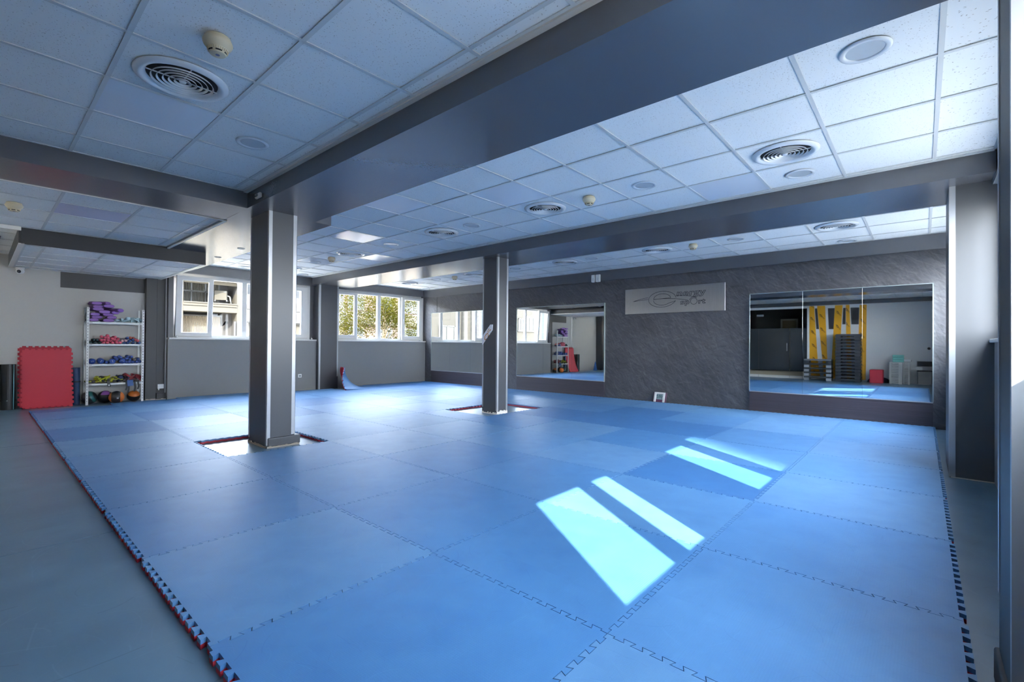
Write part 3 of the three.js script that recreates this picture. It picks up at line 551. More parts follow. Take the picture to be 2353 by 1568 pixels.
function makeDetector() {
  const d = base('smoke_detector');
  part('base_ring', lathe([[0.045, 0.004], [0.056, 0.002], [0.06, -0.006], [0.058, -0.014], [0.062, -0.016]], 36), beige, d);
  part('body', lathe([[0.064, -0.016], [0.067, -0.022], [0.067, -0.03], [0.062, -0.042], [0.05, -0.056], [0.046, -0.058], [0.042, -0.072], [0.038, -0.074]], 36), beige, d);
  const sl = []; for (let k = 0; k < 28; k++) { const a = k / 28 * 6.283; sl.push(bx(-0.0015, 0.0015, -0.012, 0, -0.001, 0.003).rotateX(0.25).translate(0, -0.06, 0.045).rotateY(a)); }
  part('ribs', sl, M(lin(0.55, 0.42, 0.24), 0.5), d);
  for (let k = 0; k < 6; k++) part('slot', new THREE.CylinderGeometry(0.0425, 0.0400, 0.013, 8, 1, true, k * 1.047, 0.72).translate(0, -0.0725, 0), voidBlack, d);
  part('cap', lathe([[0.038, -0.071], [0.0385, -0.081], [0.034, -0.085], [0.0001, -0.086]], 32), beige, d);
  part('indicator', cyl(0.0095, 0.0095, 0.002, 16).translate(0, -0.0865, 0), M(lin(0.12, 0.12, 0.22), 0.3), d);
  return d;
}
function makeLight() {
  const d = base('recessed_light');
  part('ring', lathe([[0.083, 0.003], [0.085, -0.004], [0.098, -0.008], [0.112, -0.006], [0.115, 0.001]], 40), ventWhite, d);
  part('diffuser', lathe([[0.0001, 0.0015], [0.07, 0.001], [0.084, -0.001]], 36), M(lin(0.50, 0.52, 0.53), 0.3), d);
  return d;
}
const vent0 = makeVent(), det0 = makeDetector(), light0 = makeLight();
let vn = 0, dn = 0, ln = 0;
const setup = (src, first, x, y, z, label, cat) => { const o = first ? src : copy(src, x, y, z); o.position.set(x, y, z); tag(o, label, cat); };
const vent = (x, z, l, y = CEIL) => setup(vent0, !vn++, x, y, z, l, 'vent'), det = (x, z, l, y = CEIL) => setup(det0, !dn++, x, y, z, l, 'smoke detector'), lamp = (x, z, l, y = CEIL) => setup(light0, !ln++, x, y, z, l, 'ceiling light');
vent(1.421, 0.239, 'large round white louvred vent in the near ceiling beside the smoke detector');
det(0.83, 0.245, 'cream smoke detector in the near ceiling, the largest and closest one');
lamp(2.05, 0.85, 'unlit round ceiling light in the near ceiling beside the crossing of the beams');
const ord = ['first', 'second', 'third', 'fourth', 'fifth', 'sixth', 'seventh'];
[-1.05, 1.351, 3.151, 5.551, 7.951].forEach((x, i) => { vent(x, 3.692, `round louvred vent between the two beams, ${ord[i]} counted from the sunny wall`); vent(x, 6.672, `round louvred vent along the mirror wall, ${ord[i]} counted from the sunny wall`); });
[[0.751], [6.151]].forEach(([x], i) => { const w = ['closer to the sunny wall', 'closer to the tree window'][i]; det(x, 3.66, `cream smoke detector between the two beams, the one ${w}`); det(x, 6.62, `cream smoke detector along the mirror wall, the one ${w}`); });
det(5.09, -0.31, 'cream smoke detector over the shelf side of the room', LEFT_Y);
lamp(-1.649, 2.49, 'large unlit round ceiling light beside the wide beam close to the right pillars');
lamp(-1.05, 4.29, 'unlit round ceiling light between a vent and the long beam near the right pillar');
[0.151, 2.551, 4.351, 6.851].forEach((x, i) => { lamp(x, 3.69, `unlit round ceiling light in the vent row between the beams, ${ord[i]} from the sunny wall`); lamp(x, 6.65, `unlit round ceiling light in the vent row along the mirrors, ${ord[i]} from the sunny wall`); });
lamp(8.65, 4.29, 'unlit round ceiling light between the beams next to the window pilaster');
lamp(8.60, 3.05, 'unlit round ceiling light over the window behind the nearest column');
lamp(-1.05, 7.80, 'unlit round ceiling light over the right mirror');
lamp(8.60, 7.75, 'unlit round ceiling light in the far corner by the tree window');
[[5.663, 2.0, 'small steel spotlight in the wide beam soffit, closer to the column'], [6.731, 2.02, 'small steel spotlight in the wide beam soffit, closer to the window']].forEach(([x, z, l]) => {
  const s = base('soffit_spotlight', x, BEAM, z); part('bezel', lathe([[0.034, 0.002], [0.036, -0.005], [0.046, -0.007], [0.052, 0.0]], 28), alu, s); part('bulb_face', lathe([[0.0001, -0.003], [0.02, -0.002], [0.035, 0.0]], 20), M(lin(0.12, 0.11, 0.1), 0.15), s); tag(s, l, 'spotlight');
});

// ---------------------------------------------------------------- metal shelf and what lies on it
const shelfWhite = M(lin(0.70, 0.70, 0.68), 0.4);
const SX0 = 8.95, SX1 = 9.275, SZ0 = 0.70, SZ1 = 1.497, SHELF = [1.445, 1.058, 0.705, 0.365];   // depth, width, heights of the boards' tops
{
  const s = base('metal_shelf'); tag(s, 'white slotted angle metal shelf with four boards against the warm grey wall', 'shelf');
  const up = (x, z, dx, dz) => {
    const u = part('upright', [bx(Math.min(x, x + 0.035 * dx), Math.max(x, x + 0.035 * dx), 0, 1.69, Math.min(z, z + 0.002 * dz), Math.max(z, z + 0.002 * dz)), bx(Math.min(x, x + 0.002 * dx), Math.max(x, x + 0.002 * dx), 0, 1.69, Math.min(z, z + 0.035 * dz), Math.max(z, z + 0.035 * dz))], shelfWhite, s);
    const h = []; for (let y = 0.06; y < 1.68; y += 0.05) { h.push(bx(x - 0.0006, x + 0.0026, y, y + 0.013, z + dz * 0.012, z + dz * 0.012 + dz * 0.009)); h.push(bx(x + dx * 0.012, x + dx * 0.02, y + 0.022, y + 0.032, z - 0.0008, z + 0.0028)); }
    part('slots', h.map((g) => g), M(lin(0.10, 0.10, 0.11), 0.7), u);
  };
  up(SX0, SZ0, 1, 1); up(SX0, SZ1, 1, -1); up(SX1, SZ0, -1, 1); up(SX1, SZ1, -1, -1);
  for (const y of SHELF) {
    const b = part('shelf_board', [bx(SX0 + 0.004, SX1 - 0.004, y - 0.004, y, SZ0 + 0.004, SZ1 - 0.004), bx(SX0 + 0.003, SX0 + 0.006, y - 0.032, y, SZ0 + 0.004, SZ1 - 0.004), bx(SX1 - 0.006, SX1 - 0.003, y - 0.032, y, SZ0 + 0.004, SZ1 - 0.004)], shelfWhite, s);
    part('bolt_slots', [bx(SX0 + 0.0015, SX0 + 0.004, y - 0.018, y - 0.012, SZ0 + 0.04, SZ0 + 0.075), bx(SX0 + 0.0015, SX0 + 0.004, y - 0.018, y - 0.012, SZ1 - 0.075, SZ1 - 0.04)], M(lin(0.10, 0.10, 0.11), 0.7), b);
  }
}
// purple folded pads: flattened rolls seen by their rounded ends
{
  const body = M(lin(0.135, 0.06, 0.19), 0.6), end = M(lin(0.27, 0.13, 0.42), 0.6);
  const pad = (w, t, L) => {
    const o = (ww, tt, n) => { const a = []; for (let i = 0; i < n; i++) { const th = i / n * 6.2832, c = Math.cos(th), s = Math.sin(th); a.push([Math.sign(c) * Math.pow(Math.abs(c), 0.75) * ww / 2, Math.sign(s) * Math.pow(Math.abs(s), 0.9) * tt / 2]); } return a; };
    return { body: poly(o(w, t, 28), L, 0.006).rotateY(Math.PI / 2), end: poly(o(w * 0.97, t * 0.95, 28), 0.004, 0.002).rotateY(Math.PI / 2) };
  };
  const put = (z, y, w, t, L, turn, x, label) => {
    const p = base('exercise_pad', x, y, z, turn), g = pad(w, t, L);
    part('roll', g.body.translate(0.008, 0, 0), body, p); part('end_face', g.end.translate(-0.004, 0, 0), end, p); part('end_face', g.end.clone().translate(L + 0.016, 0, 0), end, p);
    tag(p, label, 'exercise pad');
  };
  const T = 'purple folded pad on the top shelf board, ';
  const R = [
    [0.985, 1.476, 0.145, 0.048, 0.30, 0.0, 8.925, 'lowest of the stack, end facing the room'], [0.80, 1.478, 0.12, 0.046, 0.28, 0.05, 8.975, 'lowest of the stack, at its outer side'],
    [1.03, 1.53, 0.125, 0.046, 0.28, -0.06, 8.94, 'second layer, inner one with glossy end'], [0.84, 1.528, 0.14, 0.044, 0.28, 0.02, 8.99, 'second layer, hidden behind the upright'],
    [0.808, 1.576, 0.12, 0.046, 0.29, 0.04, 8.95, 'third layer, end beside the upright'], [0.99, 1.578, 0.16, 0.042, 0.28, 0.35, 8.99, 'third layer, turned aside'],
    [0.932, 1.622, 0.145, 0.048, 0.30, 0.03, 8.935, 'fourth layer, end facing the room'], [1.09, 1.618, 0.13, 0.042, 0.26, 0.5, 9.0, 'fourth layer, turned aside'],
    [0.848, 1.668, 0.145, 0.048, 0.29, 0.06, 8.95, 'fifth layer, end near the upright'], [1.155, 1.662, 0.11, 0.055, 0.28, 0.62, 8.96, 'fifth layer, sticking out aslant'],
    [0.99, 1.728, 0.14, 0.05, 0.30, -0.05, 8.94, 'sixth layer, end facing the room'], [0.86, 1.716, 0.15, 0.044, 0.28, 0.03, 9.0, 'sixth layer, set back'],
    [0.828, 1.768, 0.135, 0.046, 0.29, 0.04, 8.95, 'topmost, end facing the room'], [0.985, 1.782, 0.14, 0.04, 0.24, 0.9, 9.02, 'topmost, lying across the stack']];
  for (const [z, y, w, t, L, turn, x, l] of R) put(z, y, w, t, L, turn, x, T + l);
}
// flat bands swept along a curve
function band(pts, w, t, seg = 90, closed = false) {
  const s = new THREE.Shape([[-w / 2, -t / 2], [w / 2, -t / 2], [w / 2, t / 2], [-w / 2, t / 2]].map((p) => new THREE.Vector2(...p)));
  return new THREE.ExtrudeGeometry(s, { steps: seg, bevelEnabled: false, extrudePath: new THREE.CatmullRomCurve3(pts.map((p) => new THREE.Vector3(...p)), closed) });
}
function heapCurve(x0, x1, y0, y1, z0, z1, n) { const a = []; for (let i = 0; i < n; i++) { const t = i / n * 6.283; a.push([(x0 + x1) / 2 + Math.cos(t * 1.7 + rnd()) * (x1 - x0) / 2, y0 + (y1 - y0) * rnd(), (z0 + z1) / 2 + Math.sin(t + rnd() * 0.9) * (z1 - z0) / 2]); } return a; }
{
  const pale = M(lin(0.50, 0.66, 0.70), 0.55);
  for (let k = 0; k < 5; k++) {
    const z = 1.14 + k * 0.072, o = base('resistance_band', 0, 0, 0);
    part('loop', band(heapCurve(8.98, 9.12, SHELF[0] + 0.026, SHELF[0] + 0.065 + (k > 1 ? 0.025 : 0), z - 0.055, z + 0.055, 9), 0.046, 0.004, 120, true), pale, o);
    tag(o, `pale blue exercise band coiled on the top shelf board, ${['nearest the purple pads', 'second from the purple pads', 'middle one of five', 'fourth from the purple pads', 'beside the inner upright'][k]}`, 'exercise band');
  }
  const yel = M(lin(0.50, 0.50, 0.03), 0.55), grey = M(lin(0.09, 0.085, 0.09), 0.6), navy = M(lin(0.02, 0.035, 0.10), 0.6), dred = M(lin(0.28, 0.03, 0.04), 0.6), blk = M(lin(0.02, 0.02, 0.022), 0.6), mid = M(lin(0.06, 0.12, 0.30), 0.6);
  const strap = (z0, z1, h, mat, mat2, label, n = 3) => {
    const o = base('strap_bundle');
    for (let k = 0; k < n; k++) part('webbing', band(heapCurve(8.98, 9.18, SHELF[3] + 0.026, SHELF[3] + h, z0, z1, 10), 0.036, 0.008, 110, true), k === n - 1 ? mat2 : mat, o);
    part('buckle', rb(8.965, 8.98, SHELF[3] + 0.02, SHELF[3] + 0.06, (z0 + z1) / 2 - 0.02, (z0 + z1) / 2 + 0.02, 0.004), blk, o);
    tag(o, label, 'straps'); return o;
  };
  strap(0.72, 0.88, 0.05, yel, grey, 'yellow and grey strap bundle lying flat beside the outer shelf upright');
  strap(0.84, 1.02, 0.125, yel, grey, 'yellow strap bundle heaped highest on the lowest shelf board', 4);
  strap(0.98, 1.19, 0.105, yel, grey, 'yellow strap bundle next to the dark blue straps', 4);
  const y2 = base('hanging_strap'); part('webbing', band([[9.02, SHELF[3] + 0.05, 1.0], [8.95, SHELF[3] + 0.055, 1.0], [8.935, SHELF[3] + 0.0, 1.0], [8.936, SHELF[3] - 0.06, 1.01]], 0.04, 0.006, 40), grey, y2); part('label', rb(8.930, 8.932, SHELF[3] - 0.05, SHELF[3] - 0.02, 0.995, 1.015, 0.0005), whitePlastic, y2); tag(y2, 'grey strap end hanging over the lowest board below the yellow straps', 'strap');
  strap(1.14, 1.30, 0.12, navy, blk, 'dark blue strap bundle between the yellow and the red straps', 4);
  strap(1.24, 1.46, 0.15, dred, grey, 'red and grey strap bundle at the inner end of the lowest board', 4);
  const bl = base('cloth_strap'); part('cloth', band([[9.03, SHELF[3] + 0.03, 1.30], [8.955, SHELF[3] + 0.035, 1.30], [8.935, SHELF[3] - 0.01, 1.30], [8.934, SHELF[3] - 0.065, 1.305]], 0.085, 0.008, 40), mid, bl); tag(bl, 'blue folded cloth strap hanging over the lowest shelf board', 'strap');
  [[1.245, 0.14, 'shorter black strap hanging left of the blue cloth strap'], [1.275, 0.185, 'longer black strap hanging behind the blue cloth strap'], [1.365, 0.17, 'black strap hanging down onto the orange ball'], [1.415, 0.13, 'black strap hanging beside the inner upright']].forEach(([z, L, l]) => {
    const o = base('hanging_strap'); part('webbing', band([[9.03, SHELF[3] + 0.02, z], [8.95, SHELF[3] + 0.025, z], [8.934, SHELF[3] - 0.02, z], [8.937, SHELF[3] - L * 0.6, z + 0.006], [8.935, SHELF[3] - L, z - 0.006]], 0.026, 0.004, 40), blk, o); tag(o, l, 'strap');
  });
}
// dumbbells: two rounded vinyl heads and a grip
const dbGeo = (r, L) => ({ head: lathe([[0.0001, -r * 0.82], [r * 0.45, -r * 0.8], [r * 0.82, -r * 0.58], [r, -r * 0.2], [r, r * 0.2], [r * 0.82, r * 0.58], [r * 0.4, r * 0.8], [0.0001, r * 0.84]], 20).rotateZ(Math.PI / 2), grip: cyl(r * 0.42, r * 0.42, L, 14).rotateZ(Math.PI / 2) });
{
  const mk = (r, L, col) => {
    const d = base('dumbbell'), g = dbGeo(r, L), m = M(lin(...col), 0.3);
    const h1 = part('head', g.head, m, d); h1.position.x = r * 0.8; const h2 = part('head', g.head, m, d); h2.position.x = L + r * 0.4; const gr = part('grip', g.grip, m, d); gr.position.x = L / 2 + r * 0.6;
    if (r > 0.04) part('weight_print', new THREE.PlaneGeometry(r * 0.7, r * 0.14).rotateY(-Math.PI / 2).translate(-r * 0.0302, 0, 0), M(lin(0.6, 0.62, 0.66), 0.5), d);
    return d;
  };
  const protos = {}, zA = (a) => 0.748 + (a - 260) * 0.001088;
  const place = (kind, r, L, col, z, y, label, group, x = 8.955) => {
    let d; if (!protos[kind]) d = protos[kind] = mk(r, L, col); else d = copy(protos[kind], 0, 0, 0);
    d.position.set(x + rr(-0.006, 0.006), y, z); d.rotation.set(rr(0, 6), rr(-0.12, 0.12), 0); d.userData = {}; tag(d, label, 'dumbbell', group);
  };
  const y1 = SHELF[1], R = 0.0245;
  const yy = (b) => y1 + R + (712 - b) * 0.00128;
  const pink = [[430, 712], [478, 712], [400, 682], [442, 676], [488, 678], [405, 634], [450, 642], [480, 618], [520, 688], [543, 714], [592, 722], [634, 712], [590, 684], [560, 664], [612, 660], [576, 636], [490, 648], [540, 660]];
  const ordn = ['first', 'second', 'third', 'fourth', 'fifth', 'sixth', 'seventh', 'eighth', 'ninth', 'tenth'];
  const rowName = (list, cuts, names) => list.map(([a, b]) => { const r = cuts.findIndex((c) => b >= c), same = list.filter((q) => cuts.findIndex((c) => q[1] >= c) === r).sort((p, q) => p[0] - q[0]); return `${names[r]}, ${same.length === 1 ? 'alone' : ordn[same.findIndex((q) => q[0] === a && q[1] === b)] + ' from the outer upright'}`; });
  const pinkN = rowName(pink, [700, 670, 646, 0], ['bottom layer', 'second layer', 'third layer', 'top layer']);
  pink.forEach(([a, b], i) => place('pink', R, 0.12, [0.62, 0.10, 0.155], zA(a), Math.max(y1 + R, yy(b)), `pink dumbbell in the pink heap, ${pinkN[i]}`, 'pink dumbbells on the shelf', 8.975 - (b > 715 ? 0.02 : 0) + (b < 690 ? 0.012 : 0)));
  const green = [[268, 710], [322, 711], [378, 713], [306, 675], [350, 676]], greenN = rowName(green, [700, 0], ['bottom layer', 'upper layer']);
  green.forEach(([a, b], i) => place('green', R, 0.12, [0.012, 0.04, 0.035], zA(a), Math.max(y1 + R, yy(b)), `dark green dumbbell beside the pink heap, ${greenN[i]}`, 'dark green dumbbells on the shelf', 8.975));
  const mixed = [[690, 713], [736, 711], [805, 709], [886, 710], [730, 645], [804, 670], [760, 684]], mixedN = rowName(mixed, [700, 660, 0], ['bottom layer', 'middle layer', 'top layer']);
  mixed.forEach(([a, b], i) => place('mixblue', R, 0.12, [0.025, 0.07, 0.22], zA(a), Math.max(y1 + R, yy(b)), `blue dumbbell in the mixed heap, ${mixedN[i]}`, 'blue dumbbells on the second board', 8.975));
  [[838, 668], [868, 684]].forEach(([a, b], i) => place('coral', R, 0.12, [0.66, 0.13, 0.14], zA(a), yy(b), `coral red dumbbell near the inner upright on the second board, the ${i ? 'lower' : 'higher'} one`, null, 8.975));
  [[768, 640], [806, 645]].forEach(([a, b], i) => place('rust', R, 0.12, [0.35, 0.07, 0.03], zA(a), yy(b), `rust brown dumbbell on top of the mixed heap, ${i ? 'closer to' : 'farther from'} the inner upright`, null, 8.985));
  [[664, 690], [710, 684]].forEach(([a, b], i) => place('pale', R, 0.12, [0.55, 0.32, 0.34], zA(a), yy(b), `pale faded dumbbell beside the pink heap, the ${i ? 'rosier inner' : 'greyer outer'} one`, null, 8.98));
  const y2 = SHELF[2], yb = (b, r) => y2 + r + (985 - r * 780 - b) * 0.00128;
  [[292, 'first'], [398, 'second'], [541, 'third'], [670, 'fourth']].forEach(([a, o]) => place('big', 0.049, 0.13, [0.018, 0.055, 0.25], zA(a), y2 + 0.049, `large glossy blue dumbbell on the third shelf board, ${o} from the outer upright`, null, 8.965));
  const small = [[468, 966], [604, 922], [650, 902], [630, 886], [582, 900], [728, 916], [770, 932], [790, 892], [806, 962], [862, 962], [898, 958], [877, 922], [720, 962], [760, 962], [745, 890]], smallN = rowName(small, [950, 910, 0], ['bottom layer', 'middle layer', 'top layer']);
  small.forEach(([a, b], i) => place('small', 0.027, 0.12, [0.04, 0.075, 0.24], zA(a), Math.max(y2 + 0.027, y2 + 0.027 + (964 - b) * 0.00128), `small blue dumbbell on the third board, ${smallN[i]}`, 'small blue dumbbells on the third board', b < 940 ? 9.0 : 8.985));
  place('brown', 0.027, 0.12, [0.16, 0.12, 0.09], zA(832), y2 + 0.07, 'small brown dumbbell among the blue ones on the third shelf board', null, 8.99);
}
// medicine balls on the floor below the shelf
{
  const blk = M(lin(0.016, 0.016, 0.018), 0.38), org = M(lin(0.62, 0.16, 0.03), 0.42), pur = M(lin(0.28, 0.10, 0.38), 0.42), grn = M(lin(0.02, 0.12, 0.11), 0.42), wht = M(lin(0.65, 0.65, 0.65), 0.5);
  const ball = (x, z, r, label) => { const b = base('medicine_ball', x, r, z); part('shell', new THREE.SphereGeometry(r, 40, 28), blk, b); tag(b, label, 'ball'); return b; };
  const cap = (r, ang) => new THREE.SphereGeometry(r, 36, 12, 0, Math.PI * 2, 0, ang);
  const bandG = (r, t0, t1) => new THREE.SphereGeometry(r, 48, 10, 0, Math.PI * 2, t0, t1 - t0);
  const a = ball(9.13, 0.768, 0.112, 'black and green medicine ball behind the outer shelf upright');
  part('green_band', bandG(0.1128, 0.75, 1.2).rotateX(1.2).rotateY(-0.35), grn, a); part('print', new THREE.SphereGeometry(0.1134, 16, 6, -0.55, 1.1, 0.9, 0.14).rotateX(1.2).rotateY(-2.0), wht, a); part('handle_recess', cap(0.1126, 0.42).rotateZ(1.57).rotateY(0.12), M(lin(0.03, 0.03, 0.03), 0.25), a);
  const b = ball(9.165, 0.99, 0.110, 'black and purple medicine ball half hidden behind the orange one');
  part('purple_panel', new THREE.SphereGeometry(0.1127, 24, 14, -0.9, 1.4, 0.35, 0.85).rotateY(0.1), pur, b); part('print', new THREE.SphereGeometry(0.1133, 12, 6, 0.62, 0.3, 0.5, 0.3).rotateY(0.1), wht, b);
  const c = ball(8.985, 1.118, 0.108, 'black medicine ball with two orange end panels in front of the purple one');
  part('orange_panel', cap(0.1107, 1.0).rotateX(Math.PI / 2).rotateY(-0.25), org, c); part('orange_panel', cap(0.1107, 0.95).rotateX(-Math.PI / 2).rotateY(-0.25), org, c);
  part('print', new THREE.SphereGeometry(0.1112, 10, 6, -0.12, 0.24, 1.58, 0.2), wht, c);
  const d = ball(9.12, 1.385, 0.098, 'black and orange medicine ball beside the inner shelf upright');
  part('orange_panel', cap(0.0987, 1.15).rotateZ(0.5), org, d); part('orange_panel', cap(0.0987, 0.5).rotateX(Math.PI), org, d);
}
// red puzzle mats that lean on the wall, rolled mats, cone
{
  const leanPoint = (t, k) => { const x = 9.262 - 0.26 * Math.pow(Math.max(0, 1 - t), 2.2) - k * 0.020 - 0.012 * (1 - t); return x; };
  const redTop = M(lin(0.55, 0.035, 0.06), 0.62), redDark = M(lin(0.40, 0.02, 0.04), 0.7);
  const leanMat = (k, z0, z1, h, label) => {
    const o = base('red_puzzle_mat'), geos = [], th = 0.016, step = 0.074, N = 22;
    const add = (u0, u1, za, zb, n) => {                                // a strip of the sheet between heights u0..u1
      const g = new THREE.BoxGeometry(1, u1 - u0, zb - za, 1, n, 1), p = g.attributes.position;
      for (let i = 0; i < p.count; i++) { const u = (u0 + u1) / 2 + p.getY(i), t = u / h, x = leanPoint(t, k) + (p.getX(i) > 0 ? th : 0); p.setXYZ(i, x, 0.004 + u * 0.992, (za + zb) / 2 + p.getZ(i)); }
      g.computeVertexNormals(); geos.push(g);
    };
    add(0.022, h - 0.022, z0 + 0.02, z1 - 0.02, N);
    for (let u = 0.05; u < h - 0.06; u += step) { add(u, u + 0.045, z0, z0 + 0.021, 1); add(u, u + 0.045, z1 - 0.021, z1, 1); }
    for (let z = z0 + 0.05; z < z1 - 0.06; z += step) { add(0, 0.023, z, z + 0.045, 1); add(h - 0.023, h, z, z + 0.045, 1); }
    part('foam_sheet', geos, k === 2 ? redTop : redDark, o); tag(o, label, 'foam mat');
  };
  leanMat(0, -0.10, 0.53, 1.02, 'red foam puzzle mat leaning on the wall, rearmost and tallest of three');
  leanMat(1, -0.085, 0.545, 1.0, 'red foam puzzle mat leaning on the wall, middle one of three');
  leanMat(2, -0.07, 0.56, 0.975, 'red foam puzzle mat leaning on the wall, front one whose whole face shows');
  const spiral = (r0, r1, turns, h, th) => {
    const pts = [], n = 120; for (let i = 0; i <= n; i++) { const t = i / n, a = t * turns * 6.283, r = r0 + (r1 - r0) * t; pts.push([Math.cos(a) * r, Math.sin(a) * r]); }
    const outer = pts, inner = pts.map(([x, y]) => { const l = Math.hypot(x, y); return [x * (l - th) / l, y * (l - th) / l]; }).reverse();
    return poly([...outer, ...inner], h).rotateX(-Math.PI / 2);
  };
  const black = M(lin(0.014, 0.014, 0.015), 0.38), teal = M(lin(0.10, 0.32, 0.36), 0.5);
  const r = base('rolled_mat', 9.12, 0, -0.208, 0.3); tag(r, 'black rolled exercise mat with a thin teal edge standing left of the red mats', 'rolled mat');
  part('roll', spiral(0.03, 0.094, 4, 0.725, 0.010), black, r); part('teal_edge', bx(-0.004, 0.004, 0.006, 0.722, -0.0045, 0.0045).translate(-0.0945, 0, 0.035), teal, r);
  part('strap', new THREE.CylinderGeometry(0.0955, 0.0955, 0.02, 32, 1, true).translate(0, 0.15, 0), black, r); part('buckle', rb(-0.108, -0.098, 0.143, 0.157, -0.05, -0.036, 0.002), whitePlastic, r);
  const f = base('folded_mat', 9.25, 0, -0.33, 0); tag(f, 'black flat mat standing upright against the wall behind the rolled mat', 'exercise mat');
  part('sheet', new RoundedBoxGeometry(0.03, 0.72, 0.42, 3, 0.014).translate(0, 0.361, -0.02), black, f);
  const bl = base('rolled_mat', 9.2, 0, 0.605, 0); tag(bl, 'dark blue rolled mat standing between the red mats and the shelf', 'rolled mat');
  part('roll', spiral(0.015, 0.055, 3, 0.645, 0.008), M(lin(0.02, 0.05, 0.13), 0.5), bl); part('strap', new THREE.CylinderGeometry(0.0575, 0.0575, 0.02, 28, 1, true).translate(0, 0.4, 0), black, bl);
  const c = base('training_cone', 9.0, 0, -1.45); tag(c, 'blue plastic training cone by the end of the wall, seen in a mirror', 'cone');
  part('cone_body', lathe([[0.0001, 0.40], [0.012, 0.395], [0.02, 0.36], [0.085, 0.02], [0.09, 0.0]], 32), M(lin(0.03, 0.14, 0.42), 0.4), c); part('foot', lathe([[0.085, 0.012], [0.108, 0.010], [0.112, 0.0], [0.09, 0.0]], 32), M(lin(0.03, 0.14, 0.42), 0.4), c);
  const kb = base('dumbbell', 8.9, 0.042, -1.78, 0.8); const g = dbGeo(0.042, 0.14); const h1 = part('head', g.head, blackPlastic, kb); h1.position.x = 0.03; const h2 = part('head', g.head, blackPlastic, kb); h2.position.x = 0.16; const gr = part('grip', g.grip, alu, kb); gr.position.x = 0.095; tag(kb, 'black dumbbell on the floor by the cone, seen in a mirror', 'dumbbell');
}

